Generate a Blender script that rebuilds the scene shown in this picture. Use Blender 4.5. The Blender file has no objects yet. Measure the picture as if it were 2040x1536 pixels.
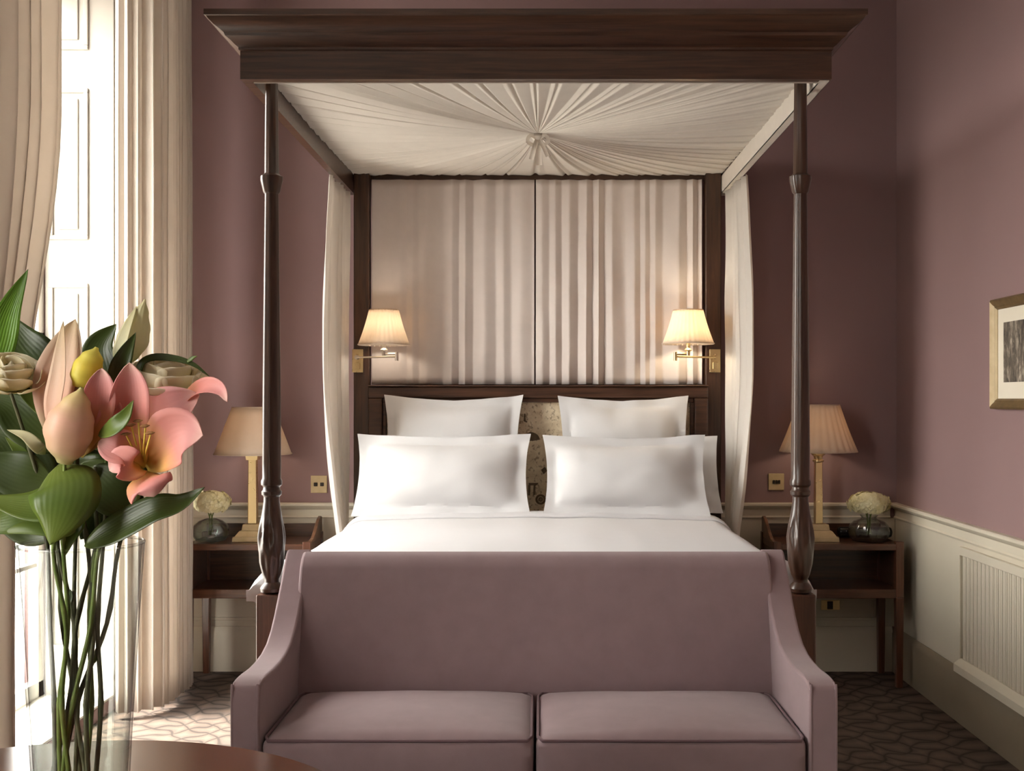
import bpy, bmesh, math, random
from mathutils import Vector, noise

random.seed(7)
PI = math.pi
H, F = 1.53, 2215.0            # camera height (m), focal length in pixels of the 2040 wide frame
sc = bpy.context.scene
COL = sc.collection

# ------------------------------------------------------------------ camera, world, sun, exposure
cam_d = bpy.data.cameras.new('camera')
cam = bpy.data.objects.new('camera', cam_d)
COL.objects.link(cam)
cam.location = (0, 0, H)
cam.rotation_euler = (PI / 2, 0, 0)
cam_d.sensor_width = 36
cam_d.lens = 36 * F / 2040
cam_d.shift_x = -(1076 - 1020) / 2040
cam_d.shift_y = (795 - 768) / 2040
cam_d.clip_start = 0.05
sc.camera = cam

world = bpy.data.worlds.new('daylight')
sc.world = world
world.use_nodes = True
bg = world.node_tree.nodes['Background']
# bright hazy sky above, dimmer ground below the horizon
_nt = world.node_tree
_tc = _nt.nodes.new('ShaderNodeTexCoord')
_sp = _nt.nodes.new('ShaderNodeSeparateXYZ')
_rp = _nt.nodes.new('ShaderNodeValToRGB')
_mr = _nt.nodes.new('ShaderNodeMapRange')
_mr.inputs['From Min'].default_value = -1
_nt.links.new(_tc.outputs['Generated'], _sp.inputs[0])
_nt.links.new(_sp.outputs['Z'], _mr.inputs['Value'])
_nt.links.new(_mr.outputs[0], _rp.inputs[0])
_rp.color_ramp.elements[0].position = 0.46
_rp.color_ramp.elements[0].color = (0.40, 0.37, 0.33, 1)
_rp.color_ramp.elements[1].position = 0.56
_rp.color_ramp.elements[1].color = (1.0, 0.965, 0.91, 1)
_nt.links.new(_rp.outputs[0], bg.inputs['Color'])
bg.inputs['Strength'].default_value = 19.0

sun_d = bpy.data.lights.new('sun', 'SUN')
sun_d.energy = 26.0
sun_d.angle = math.radians(12)
sun_d.color = (1.0, 0.93, 0.82)
sun = bpy.data.objects.new('sun', sun_d)
COL.objects.link(sun)
sun.rotation_euler = Vector((0.40, 0.10, -0.91)).to_track_quat('-Z', 'Y').to_euler()

sc.view_settings.view_transform = 'Standard'
sc.view_settings.look = 'None'
sc.view_settings.gamma = 1
sc.view_settings.use_curve_mapping = False
sc.view_settings.exposure = 0.2
sc.cycles.use_denoising = True
sc.cycles.max_bounces = 12
sc.cycles.diffuse_bounces = 7
sc.cycles.transparent_max_bounces = 24
sc.cycles.caustics_reflective = False
sc.cycles.caustics_refractive = False
sc.cycles.sample_clamp_indirect = 6


def portal(name, loc, sy, sz):
    l = bpy.data.lights.new(name, 'AREA')
    l.shape = 'RECTANGLE'
    l.size, l.size_y = sz, sy
    l.cycles.is_portal = True
    o = bpy.data.objects.new(name, l)
    COL.objects.link(o)
    o.location = loc
    o.rotation_euler = Vector((1, 0, 0)).to_track_quat('-Z', 'Y').to_euler()
    return o


# ------------------------------------------------------------------ room numbers
XL, XR, YB, YF, ZC = -2.10, 2.01, 6.27, -2.6, 4.1
WX = -2.55                      # outer face of the left wall
WINS = [(3.95, 5.50), (0.0, 1.3)]  # second opening is out of view, placed and sized to light bouquet and sofa
WZ0, WZ1 = 0.06, 3.62
for i, (a, b) in enumerate(WINS):
    p = portal('window_daylight', (WX + 0.03, (a + b) / 2, (WZ0 + WZ1) / 2), b - a, WZ1 - WZ0)


def pt(px, py, d):
    return Vector(((px - 1076) * d / F, d, H - (py - 795) * d / F))


# ------------------------------------------------------------------ materials
def new_mat(name):
    m = bpy.data.materials.new(name)
    m.use_nodes = True
    nt = m.node_tree
    return m, nt, nt.nodes['Principled BSDF']


def N(nt, t, **kw):
    n = nt.nodes.new(t)
    for k, v in kw.items():
        setattr(n, k, v)
    return n


def ramp(nt, stops):
    r = N(nt, 'ShaderNodeValToRGB')
    e = r.color_ramp.elements
    while len(e) < len(stops):
        e.new(0.5)
    for el, (p, c) in zip(e, stops):
        el.position = p
        el.color = (*c, 1)
    return r


def add_bump(nt, b, src, strength, dist=0.01):
    bp = N(nt, 'ShaderNodeBump')
    bp.inputs['Strength'].default_value = strength
    bp.inputs['Distance'].default_value = dist
    nt.links.new(src, bp.inputs['Height'])
    nt.links.new(bp.outputs[0], b.inputs['Normal'])


def coords(nt, scale=(1, 1, 1), kind='Object'):
    tc = N(nt, 'ShaderNodeTexCoord')
    mp = N(nt, 'ShaderNodeMapping')
    mp.inputs['Scale'].default_value = scale
    nt.links.new(tc.outputs[kind], mp.inputs['Vector'])
    return mp.outputs[0]


def noise_tex(nt, vec, scale, detail=4, rough=0.55, dist=0.0):
    n = N(nt, 'ShaderNodeTexNoise')
    n.inputs['Scale'].default_value = scale
    n.inputs['Detail'].default_value = detail
    n.inputs['Roughness'].default_value = rough
    n.inputs['Distortion'].default_value = dist
    nt.links.new(vec, n.inputs['Vector'])
    return n


def mottled(name, c1, c2, scale=3, rough=0.8, bump=0.05, bscale=180, stretch=(1, 1, 1), sheen=0.0, bdist=0.004, spec=0.3):
    m, nt, b = new_mat(name)
    v = coords(nt, stretch)
    n = noise_tex(nt, v, scale)
    r = ramp(nt, [(0.3, c1), (0.7, c2)])
    nt.links.new(n.outputs['Fac'], r.inputs[0])
    nt.links.new(r.outputs[0], b.inputs['Base Color'])
    b.inputs['Roughness'].default_value = rough
    b.inputs['Specular IOR Level'].default_value = spec
    if sheen:
        b.inputs['Sheen Weight'].default_value = sheen
        b.inputs['Sheen Roughness'].default_value = 0.5
    if bump:
        n2 = noise_tex(nt, v, bscale, 2)
        add_bump(nt, b, n2.outputs['Fac'], bump, bdist)
    return m


def wood(name, c1, c2, stretch=(1, 1, 14), scale=6, rough=0.32, coat=0.15):
    m, nt, b = new_mat(name)
    v = coords(nt, stretch)
    n = noise_tex(nt, v, scale, 6, 0.62, 0.6)
    r = ramp(nt, [(0.28, c1), (0.5, [(a + d) / 2 for a, d in zip(c1, c2)]), (0.74, c2)])
    nt.links.new(n.outputs['Fac'], r.inputs[0])
    nt.links.new(r.outputs[0], b.inputs['Base Color'])
    b.inputs['Roughness'].default_value = rough
    b.inputs['Coat Weight'].default_value = coat
    b.inputs['Coat Roughness'].default_value = 0.2
    add_bump(nt, b, n.outputs['Fac'], 0.05, 0.002)
    return m


def fabric(name, col, trans=0.0, tcol=None, weave=700, bump=0.12, var=0.06, sheen=0.1, wrinkle=0.0):
    m, nt, b = new_mat(name)
    v = coords(nt)
    n = noise_tex(nt, v, 14, 4)
    lo = [c * (1 - var) for c in col]
    r = ramp(nt, [(0.3, lo), (0.7, col)])
    nt.links.new(n.outputs['Fac'], r.inputs[0])
    nt.links.new(r.outputs[0], b.inputs['Base Color'])
    b.inputs['Roughness'].default_value = 0.92
    b.inputs['Specular IOR Level'].default_value = 0.15
    b.inputs['Sheen Weight'].default_value = sheen
    n2 = noise_tex(nt, v, weave, 2)
    h = n2.outputs['Fac']
    if wrinkle:
        n3 = noise_tex(nt, v, 7, 3)
        mth = N(nt, 'ShaderNodeMath', operation='MULTIPLY_ADD')
        mth.inputs[1].default_value = wrinkle
        nt.links.new(n3.outputs['Fac'], mth.inputs[0])
        nt.links.new(h, mth.inputs[2])
        h = mth.outputs[0]
    add_bump(nt, b, h, bump, 0.003)
    if trans:
        out = nt.nodes['Material Output']
        t = N(nt, 'ShaderNodeBsdfTranslucent')
        t.inputs['Color'].default_value = (*(tcol or col), 1)
        mx = N(nt, 'ShaderNodeMixShader')
        mx.inputs[0].default_value = trans
        nt.links.new(b.outputs[0], mx.inputs[1])
        nt.links.new(t.outputs[0], mx.inputs[2])
        nt.links.new(mx.outputs[0], out.inputs['Surface'])
    return m


def metal(name, col, rough=0.25):
    m, nt, b = new_mat(name)
    b.inputs['Base Color'].default_value = (*col, 1)
    b.inputs['Metallic'].default_value = 1
    v = coords(nt)
    n = noise_tex(nt, v, 40, 3)
    r = N(nt, 'ShaderNodeMapRange')
    r.inputs['To Min'].default_value = rough * 0.8
    r.inputs['To Max'].default_value = rough * 1.3
    nt.links.new(n.outputs['Fac'], r.inputs['Value'])
    nt.links.new(r.outputs[0], b.inputs['Roughness'])
    return m


def thin_glass(name, tint=(0.98, 0.99, 0.98), edge=0.45, extra=0.0, rim=0):
    m, nt, b = new_mat(name)
    nt.nodes.remove(b)
    out = nt.nodes['Material Output']
    t = N(nt, 'ShaderNodeBsdfTransparent')
    t.inputs[0].default_value = (*tint, 1)
    g = N(nt, 'ShaderNodeBsdfGlossy')
    g.inputs['Roughness'].default_value = 0.02
    lw = N(nt, 'ShaderNodeLayerWeight')
    lw.inputs['Blend'].default_value = 0.5
    pw = N(nt, 'ShaderNodeMath', operation='POWER')
    pw.inputs[1].default_value = 4.0
    nt.links.new(lw.outputs['Facing'], pw.inputs[0])
    if rim:
        cr = ramp(nt, [(0.35, tint), (0.8, [c * .86 for c in tint]), (0.97, [c * rim for c in tint])])
        nt.links.new(lw.outputs['Facing'], cr.inputs[0])
        nt.links.new(cr.outputs[0], t.inputs[0])
    ma = N(nt, 'ShaderNodeMath', operation='MULTIPLY_ADD')
    ma.inputs[1].default_value = edge
    ma.inputs[2].default_value = 0.02 + extra
    nt.links.new(pw.outputs[0], ma.inputs[0])
    mx = N(nt, 'ShaderNodeMixShader')
    src = ma.outputs[0]
    nt.links.new(src, mx.inputs[0])
    nt.links.new(t.outputs[0], mx.inputs[1])
    nt.links.new(g.outputs[0], mx.inputs[2])
    nt.links.new(mx.outputs[0], out.inputs['Surface'])
    return m


def uv_ramp(name, stops, trans=0.25, rough=0.5, axis='Y', vein=0.0, spec=0.4):
    """colour that follows the length of a petal or leaf"""
    m, nt, b = new_mat(name)
    uv = coords(nt, kind='UV')
    sp = N(nt, 'ShaderNodeSeparateXYZ')
    nt.links.new(uv, sp.inputs[0])
    nz = noise_tex(nt, coords(nt), 30, 3)
    ad = N(nt, 'ShaderNodeMath', operation='MULTIPLY_ADD')
    ad.inputs[1].default_value = 0.16
    nt.links.new(nz.outputs['Fac'], ad.inputs[0])
    sb = N(nt, 'ShaderNodeMath', operation='SUBTRACT')
    sb.inputs[1].default_value = 0.08
    nt.links.new(sp.outputs[axis], sb.inputs[0])
    nt.links.new(sb.outputs[0], ad.inputs[2])
    r = ramp(nt, stops)
    nt.links.new(ad.outputs[0], r.inputs[0])
    nt.links.new(r.outputs[0], b.inputs['Base Color'])
    b.inputs['Roughness'].default_value = rough
    b.inputs['Specular IOR Level'].default_value = spec
    if vein:
        wv = N(nt, 'ShaderNodeMath', operation='MULTIPLY')
        wv.inputs[1].default_value = 70
        nt.links.new(sp.outputs['X'], wv.inputs[0])
        sn = N(nt, 'ShaderNodeMath', operation='SINE')
        nt.links.new(wv.outputs[0], sn.inputs[0])
        add_bump(nt, b, sn.outputs[0], vein, 0.002)
    if trans:
        out = nt.nodes['Material Output']
        t = N(nt, 'ShaderNodeBsdfTranslucent')
        nt.links.new(r.outputs[0], t.inputs['Color'])
        mx = N(nt, 'ShaderNodeMixShader')
        mx.inputs[0].default_value = trans
        nt.links.new(b.outputs[0], mx.inputs[1])
        nt.links.new(t.outputs[0], mx.inputs[2])
        nt.links.new(mx.outputs[0], out.inputs['Surface'])
    return m


def carpet_mat():
    m, nt, b = new_mat('carpet')
    v = coords(nt)
    sp = N(nt, 'ShaderNodeSeparateXYZ')
    wob = noise_tex(nt, v, 3.2, 2)
    vm = N(nt, 'ShaderNodeVectorMath', operation='MULTIPLY_ADD')
    nt.links.new(wob.outputs['Color'], vm.inputs[0])
    vm.inputs[1].default_value = (0.20, 0.20, 0)
    nt.links.new(v, vm.inputs[2])
    nt.links.new(vm.outputs[0], sp.inputs[0])

    def line(ax, ay, ph, amp):
        mx = N(nt, 'ShaderNodeMath', operation='MULTIPLY'); mx.inputs[1].default_value = ax
        my = N(nt, 'ShaderNodeMath', operation='MULTIPLY_ADD'); my.inputs[1].default_value = ay
        nt.links.new(sp.outputs['X'], mx.inputs[0])
        nt.links.new(sp.outputs['Y'], my.inputs[0])
        nt.links.new(mx.outputs[0], my.inputs[2])
        # ogee wobble along the line
        w = N(nt, 'ShaderNodeMath', operation='MULTIPLY'); w.inputs[1].default_value = ph
        nt.links.new(sp.outputs['X'], w.inputs[0])
        s = N(nt, 'ShaderNodeMath', operation='SINE'); nt.links.new(w.outputs[0], s.inputs[0])
        wa = N(nt, 'ShaderNodeMath', operation='MULTIPLY_ADD'); wa.inputs[1].default_value = amp
        nt.links.new(s.outputs[0], wa.inputs[0]); nt.links.new(my.outputs[0], wa.inputs[2])
        fr = N(nt, 'ShaderNodeMath', operation='FRACT'); nt.links.new(wa.outputs[0], fr.inputs[0])
        su = N(nt, 'ShaderNodeMath', operation='SUBTRACT'); su.inputs[1].default_value = 0.5
        nt.links.new(fr.outputs[0], su.inputs[0])
        ab = N(nt, 'ShaderNodeMath', operation='ABSOLUTE'); nt.links.new(su.outputs[0], ab.inputs[0])
        return ab.outputs[0]
    l1 = line(5.6, 6.6, 34, 0.14)
    l2 = line(-5.6, 6.6, 34, -0.14)
    mn = N(nt, 'ShaderNodeMath', operation='MINIMUM')
    nt.links.new(l1, mn.inputs[0]); nt.links.new(l2, mn.inputs[1])
    r = ramp(nt, [(0.03, (0.080, 0.066, 0.060)), (0.09, (0.135, 0.108, 0.094)), (0.4, (0.20, 0.148, 0.122))])
    nt.links.new(mn.outputs[0], r.inputs[0])
    pile = noise_tex(nt, v, 420, 2)
    mix = N(nt, 'ShaderNodeMix', data_type='RGBA', blend_type='MULTIPLY')
    mix.inputs[0].default_value = 0.45
    nt.links.new(r.outputs[0], mix.inputs[6])
    pr = ramp(nt, [(0.3, (0.55, 0.55, 0.55)), (0.7, (1, 1, 1))])
    nt.links.new(pile.outputs['Fac'], pr.inputs[0])
    nt.links.new(pr.outputs[0], mix.inputs[7])
    nt.links.new(mix.outputs[2], b.inputs['Base Color'])
    b.inputs['Roughness'].default_value = 1
    b.inputs['Specular IOR Level'].default_value = 0.05
    add_bump(nt, b, pile.outputs['Fac'], 0.4, 0.006)
    return m


def tapestry_mat():
    m, nt, b = new_mat('tapestry')
    v = coords(nt)
    n1 = noise_tex(nt, v, 16, 8, 0.7, 0.4)
    r = ramp(nt, [(0.25, (0.42, 0.32, 0.20)), (0.42, (0.70, 0.57, 0.40)), (0.62, (0.82, 0.71, 0.53)), (0.8, (0.90, 0.82, 0.66))])
    nt.links.new(n1.outputs['Fac'], r.inputs[0])
    n2 = noise_tex(nt, v, 60, 3)
    r2 = ramp(nt, [(0.36, (0.25, 0.16, 0.09)), (0.44, (1, 1, 1))])
    nt.links.new(n2.outputs['Fac'], r2.inputs[0])
    mix = N(nt, 'ShaderNodeMix', data_type='RGBA', blend_type='MULTIPLY')
    mix.inputs[0].default_value = 0.6
    nt.links.new(r.outputs[0], mix.inputs[6])
    nt.links.new(r2.outputs[0], mix.inputs[7])
    nt.links.new(mix.outputs[2], b.inputs['Base Color'])
    b.inputs['Roughness'].default_value = 0.9
    add_bump(nt, b, n2.outputs['Fac'], 0.2, 0.004)
    return m


def engraving_mat():
    m, nt, b = new_mat('engraving')
    v = coords(nt, (1, 4, 1.2))
    n1 = noise_tex(nt, v, 9, 8, 0.75, 0.6)
    r = ramp(nt, [(0.38, (0.03, 0.025, 0.02)), (0.52, (0.16, 0.13, 0.10)), (0.66, (0.52, 0.45, 0.36))])
    nt.links.new(n1.outputs['Fac'], r.inputs[0])
    nt.links.new(r.outputs[0], b.inputs['Base Color'])
    b.inputs['Roughness'].default_value = 0.6
    return m


M = {}
M['wall'] = mottled('mauve_paint', (0.262, 0.167, 0.166), (0.280, 0.180, 0.178), 1.2, 0.75, 0.03, 220)
M['cream'] = mottled('cream_paint', (0.60, 0.545, 0.44), (0.64, 0.585, 0.475), 2, 0.45, 0.02, 120)
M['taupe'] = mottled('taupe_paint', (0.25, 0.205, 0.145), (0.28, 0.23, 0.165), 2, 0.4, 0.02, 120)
M['white'] = mottled('white_paint', (0.80, 0.785, 0.745), (0.83, 0.815, 0.775), 2, 0.4, 0.02, 120)
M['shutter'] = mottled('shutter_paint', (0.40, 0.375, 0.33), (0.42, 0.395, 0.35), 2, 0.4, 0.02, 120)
M['ceiling'] = mottled('ceiling_paint', (0.78, 0.76, 0.72), (0.82, 0.80, 0.76), 1, 0.9, 0.0)
M['carpet'] = carpet_mat()
M['wood_z'] = wood('dark_mahogany', (0.022, 0.0095, 0.005), (0.085, 0.038, 0.020), (16, 16, 1.2), 3)
M['wood_x'] = wood('dark_mahogany_rail', (0.024, 0.0105, 0.0055), (0.105, 0.048, 0.027), (1.0, 16, 22), 3)
M['wood_red'] = wood('warm_mahogany', (0.045, 0.016, 0.008), (0.125, 0.050, 0.026), (1.2, 14, 14), 4, 0.28)
M['wood_leg'] = wood('warm_mahogany_leg', (0.055, 0.018, 0.009), (0.16, 0.062, 0.032), (14, 14, 1.2), 4, 0.3)
M['wood_table'] = wood('table_mahogany', (0.085, 0.027, 0.012), (0.17, 0.060, 0.028), (1.5, 12, 1), 5, 0.16, 0.5)
M['curtain'] = fabric('cream_curtain', (0.76, 0.70, 0.63), 0.36, (0.80, 0.735, 0.655), 500, 0.06)
M['drape'] = fabric('white_voile', (0.84, 0.815, 0.775), 0.45, (0.86, 0.80, 0.73), 500, 0.05)
M['backdrop'] = fabric('blush_voile', (0.76, 0.685, 0.645), 0.15, (0.78, 0.66, 0.58), 500, 0.05)
M['canopy'] = fabric('ivory_pleats', (0.77, 0.72, 0.65), 0.18, (0.85, 0.77, 0.66), 500, 0.05)
M['linen'] = fabric('white_linen', (0.645, 0.64, 0.655), 0.0, None, 600, 0.05, 0.015, 0.05, 0.0)
M['linen_w'] = fabric('white_pillow_linen', (0.635, 0.635, 0.645), 0.0, None, 600, 0.16, 0.015, 0.05, 3.0)
M['mauve'] = fabric('mauve_upholstery', (0.292, 0.207, 0.219), 0, None, 900, 0.22, 0.10, 0.25)
M['piping'] = fabric('mauve_piping', (0.16, 0.10, 0.11), 0, None, 900, 0.1)
M['brass'] = metal('brass', (0.74, 0.58, 0.32), 0.28)
M['gilt'] = metal('gilt', (0.72, 0.53, 0.26), 0.38)
M['gold_paint'] = mottled('gilded_wood', (0.50, 0.385, 0.215), (0.60, 0.47, 0.28), 20, 0.4, 0.05, 90)
M['gilt_dark'] = mottled('bronzed_wood', (0.10, 0.065, 0.03), (0.17, 0.11, 0.05), 20, 0.4, 0.05, 90)
M['nickel'] = metal('nickel', (0.72, 0.66, 0.58), 0.3)
M['shade'] = fabric('pleated_shade', (0.82, 0.745, 0.655), 0.45, (0.88, 0.76, 0.62), 600, 0.05)
M['shade_flat'] = fabric('plain_shade', (0.74, 0.64, 0.53), 0.35, (0.80, 0.62, 0.44), 600, 0.05)
M['black'] = mottled('black_plastic', (0.008, 0.007, 0.007), (0.012, 0.011, 0.011), 5, 0.25, 0)
M['dark'] = mottled('dark_slot', (0.02, 0.014, 0.010), (0.03, 0.02, 0.014), 5, 0.5, 0)
M['glass'] = thin_glass('clear_glass', (0.985, 0.99, 0.985), 0.4)
M['vase'] = thin_glass('vase_glass', (0.95, 0.963, 0.955), 0.6, 0.03, 0.55)
M['water'] = thin_glass('water', (0.95, 0.965, 0.95), 0.1)
M['crystal'] = thin_glass('crystal', (0.93, 0.94, 0.93), 0.8, 0.05, 0.5)
M['smoke'] = thin_glass('smoked_glass', (0.84, 0.87, 0.86), 0.8, 0.05, 0.5)
M['tapestry'] = tapestry_mat()
M['motif'] = mottled('tapestry_motif', (0.10, 0.07, 0.04), (0.20, 0.14, 0.09), 30, 0.9, 0)
M['reflection_mottle'] = mottled('painted_reflections', (0.055, 0.038, 0.030), (0.30, 0.15, 0.085), 9, 0.3, 0.03, 60)  # mottled tones imitate reflections on the gallery end, put into the colour
M['mat_board'] = mottled('cream_mount', (0.74, 0.68, 0.56), (0.78, 0.72, 0.60), 4, 0.8, 0)
M['engraving'] = engraving_mat()
M['leaf'] = uv_ramp('leaf_green', [(0, (0.17, 0.22, 0.045)), (0.5, (0.09, 0.145, 0.024)), (1, (0.15, 0.20, 0.035))], 0.22, 0.32, 'Y', 0.06)
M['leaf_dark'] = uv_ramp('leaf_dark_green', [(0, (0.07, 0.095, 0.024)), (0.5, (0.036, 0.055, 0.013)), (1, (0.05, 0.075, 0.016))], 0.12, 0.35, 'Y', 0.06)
M['leaf_bright'] = uv_ramp('leaf_bright_green', [(0, (0.13, 0.26, 0.03)), (0.5, (0.16, 0.33, 0.03)), (1, (0.09, 0.18, 0.02))], 0.4, 0.35, 'Y', 0.2)
M['leaf_pale'] = uv_ramp('leaf_pale', [(0, (0.42, 0.46, 0.22)), (0.4, (0.80, 0.77, 0.54)), (1, (0.70, 0.66, 0.40))], 0.4, 0.5, 'Y', 0.2)
M['petal_pink'] = uv_ramp('lily_petal', [(0, (0.55, 0.42, 0.08)), (0.22, (0.78, 0.42, 0.16)), (0.48, (0.80, 0.34, 0.29)), (0.8, (0.78, 0.38, 0.36)), (1, (0.82, 0.55, 0.48))], 0.30, 0.5, 'Y', 0.05)
M['bud_peach'] = uv_ramp('peach_bud', [(0, (0.42, 0.42, 0.18)), (0.2, (0.66, 0.44, 0.28)), (0.6, (0.74, 0.44, 0.32)), (0.9, (0.62, 0.48, 0.22)), (1, (0.40, 0.38, 0.14))], 0.15, 0.45, 'Y')
M['petal_peach'] = uv_ramp('peach_petal', [(0, (0.40, 0.40, 0.18)), (0.3, (0.72, 0.46, 0.34)), (0.75, (0.68, 0.50, 0.36)), (1, (0.56, 0.42, 0.24))], 0.30, 0.5, 'Y', 0.05)
M['bud_yellow'] = uv_ramp('yellow_bud', [(0, (0.60, 0.56, 0.10)), (0.5, (0.90, 0.76, 0.12)), (1, (0.78, 0.72, 0.16))], 0.4, 0.45)
M['rose'] = uv_ramp('cream_petal', [(0, (0.68, 0.64, 0.34)), (0.4, (0.86, 0.79, 0.56)), (1, (0.90, 0.85, 0.68))], 0.45, 0.6)
M['hydrangea'] = mottled('cream_bloom', (0.80, 0.74, 0.42), (0.92, 0.88, 0.62), 40, 0.8, 0)
M['stem'] = mottled('green_stem', (0.10, 0.15, 0.03), (0.20, 0.26, 0.07), 30, 0.4, 0)
M['stem_dark'] = mottled('dark_stem', (0.055, 0.058, 0.028), (0.105, 0.105, 0.05), 30, 0.4, 0)
M['stamen'] = mottled('yellow_filament', (0.55, 0.42, 0.06), (0.68, 0.52, 0.09), 30, 0.5, 0)
M['anther'] = mottled('brown_anther', (0.16, 0.07, 0.02), (0.26, 0.12, 0.04), 30, 0.8, 0)

# ------------------------------------------------------------------ mesh helpers
WORLD = {}


def obj(name, bm, mat, parent=None, smooth=0, bevel=0.0, solid=0.0, subd=0, mats=None):
    """link a bmesh given in world coordinates as one object; smooth = angle in degrees under which edges shade smooth"""
    bmesh.ops.recalc_face_normals(bm, faces=bm.faces[:])
    if parent is None:
        xs = [v.co.x for v in bm.verts]; ys = [v.co.y for v in bm.verts]; zs = [v.co.z for v in bm.verts]
        org = Vector(((min(xs) + max(xs)) / 2, (min(ys) + max(ys)) / 2, min(zs)))
    else:
        org = WORLD[parent]
    for v in bm.verts:
        v.co -= org
    me = bpy.data.meshes.new(name)
    bm.to_mesh(me)
    bm.free()
    o = bpy.data.objects.new(name, me)
    COL.objects.link(o)
    for mm in (mats or [mat]):
        me.materials.append(M[mm])
    if parent is None:
        o.location = org
    else:
        o.parent = parent
    WORLD[o] = org.copy()
    if smooth:
        for p in me.polygons:
            p.use_smooth = True
        me.set_sharp_from_angle(angle=math.radians(smooth))
    if solid:
        s = o.modifiers.new('thickness', 'SOLIDIFY')
        s.thickness = solid
        s.offset = 0
    if bevel:
        b = o.modifiers.new('bevel', 'BEVEL')
        b.width = bevel
        b.segments = 3
        b.limit_method = 'ANGLE'
        b.angle_limit = math.radians(40)
        b.harden_normals = False
    if subd:
        s = o.modifiers.new('subdivision', 'SUBSURF')
        s.levels = s.render_levels = subd
    return o


def tag(o, label, cat, group=None):
    o['label'] = label
    o['category'] = cat
    if group:
        o['group'] = group
    return o


def thing(name, loc, label, cat, group=None):
    o = bpy.data.objects.new(name, None)
    o.empty_display_size = 0.1
    COL.objects.link(o)
    o.location = loc
    WORLD[o] = Vector(loc)
    return tag(o, label, cat, group)


def struct(name, bm, mat, **kw):
    o = obj(name, bm, mat, **kw)
    o['kind'] = 'structure'
    return o


def BM():
    return bmesh.new()


def box(bm, x0, x1, y0, y1, z0, z1, mi=0):
    v = [bm.verts.new((x, y, z)) for z in (z0, z1) for y in (y0, y1) for x in (x0, x1)]
    for f in ((0, 1, 3, 2), (4, 6, 7, 5), (0, 4, 5, 1), (2, 3, 7, 6), (0, 2, 6, 4), (1, 5, 7, 3)):
        fc = bm.faces.new([v[i] for i in f])
        fc.material_index = mi
    return bm


def frustum(bm, cx, cy, z0, z1, a0, b0, a1, b1):
    lo = [bm.verts.new((cx + sx * a0, cy + sy * b0, z0)) for sx, sy in ((-1, -1), (1, -1), (1, 1), (-1, 1))]
    hi = [bm.verts.new((cx + sx * a1, cy + sy * b1, z1)) for sx, sy in ((-1, -1), (1, -1), (1, 1), (-1, 1))]
    for i in range(4):
        j = (i + 1) % 4
        bm.faces.new((lo[i], lo[j], hi[j], hi[i]))
    bm.faces.new(lo[::-1]); bm.faces.new(hi)


def prism_x(bm, poly, x0, x1, mi=0):
    """polygon of (y, z) extruded along x"""
    a = [bm.verts.new((x0, y, z)) for y, z in poly]
    b = [bm.verts.new((x1, y, z)) for y, z in poly]
    n = len(poly)
    for i in range(n):
        j = (i + 1) % n
        bm.faces.new((a[i], a[j], b[j], b[i])).material_index = mi
    bm.faces.new(a[::-1]).material_index = mi
    bm.faces.new(b).material_index = mi


def lathe(bm, cx, cy, prof, segs=32, cap=True, rfun=None, closed=False):
    rings = []
    for k, (r, z) in enumerate(prof):
        ring = []
        for i in range(segs):
            a = 2 * PI * i / segs
            rr = r * (rfun(a, k, z) if rfun else 1)
            ring.append(bm.verts.new((cx + rr * math.cos(a), cy + rr * math.sin(a), z)))
        rings.append(ring)
    for r0, r1 in zip(rings, rings[1:]):
        for i in range(segs):
            j = (i + 1) % segs
            bm.faces.new((r0[i], r0[j], r1[j], r1[i]))
    if closed:
        for i in range(segs):
            j = (i + 1) % segs
            bm.faces.new((rings[-1][i], rings[-1][j], rings[0][j], rings[0][i]))
    elif cap:
        bm.faces.new(rings[0][::-1]); bm.faces.new(rings[-1])
    return rings


def tube(bm, pts, rad, segs=8, cap=True, closed=False):
    pts = [Vector(p) for p in pts]
    n = len(pts)
    rad = rad if isinstance(rad, (list, tuple)) else [rad] * n
    rings = []
    ref = None
    for i, p in enumerate(pts):
        if closed:
            t = pts[(i + 1) % n] - pts[i - 1]
        else:
            t = pts[min(i + 1, n - 1)] - pts[max(i - 1, 0)]
        t = t.normalized()
        if ref is None:
            ref = Vector((0, 0, 1)) if abs(t.z) < 0.9 else Vector((0, 1, 0))
        s = t.cross(ref).normalized()
        u = s.cross(t).normalized()
        ref = u
        rings.append([bm.verts.new(p + (s * math.cos(2 * PI * k / segs) + u * math.sin(2 * PI * k / segs)) * rad[i]) for k in range(segs)])
    for a, b in zip(rings, rings[1:] + ([rings[0]] if closed else [])):
        for k in range(segs):
            j = (k + 1) % segs
            bm.faces.new((a[k], a[j], b[j], b[k]))
    if cap and not closed:
        bm.faces.new(rings[0][::-1]); bm.faces.new(rings[-1])


def bez(p, n):
    """smooth curve through the points p (Catmull-Rom), n samples"""
    p = [Vector(q) for q in p]
    q = [2 * p[0] - p[1]] + p + [2 * p[-1] - p[-2]]
    out = []
    m = len(p) - 1
    for i in range(n):
        t = i / (n - 1) * m
        k = min(int(t), m - 1)
        t -= k
        a, b, c, d = q[k], q[k + 1], q[k + 2], q[k + 3]
        out.append(0.5 * ((2 * b) + (c - a) * t + (2 * a - 5 * b + 4 * c - d) * t * t + (3 * b - a - 3 * c + d) * t ** 3))
    return out


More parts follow.
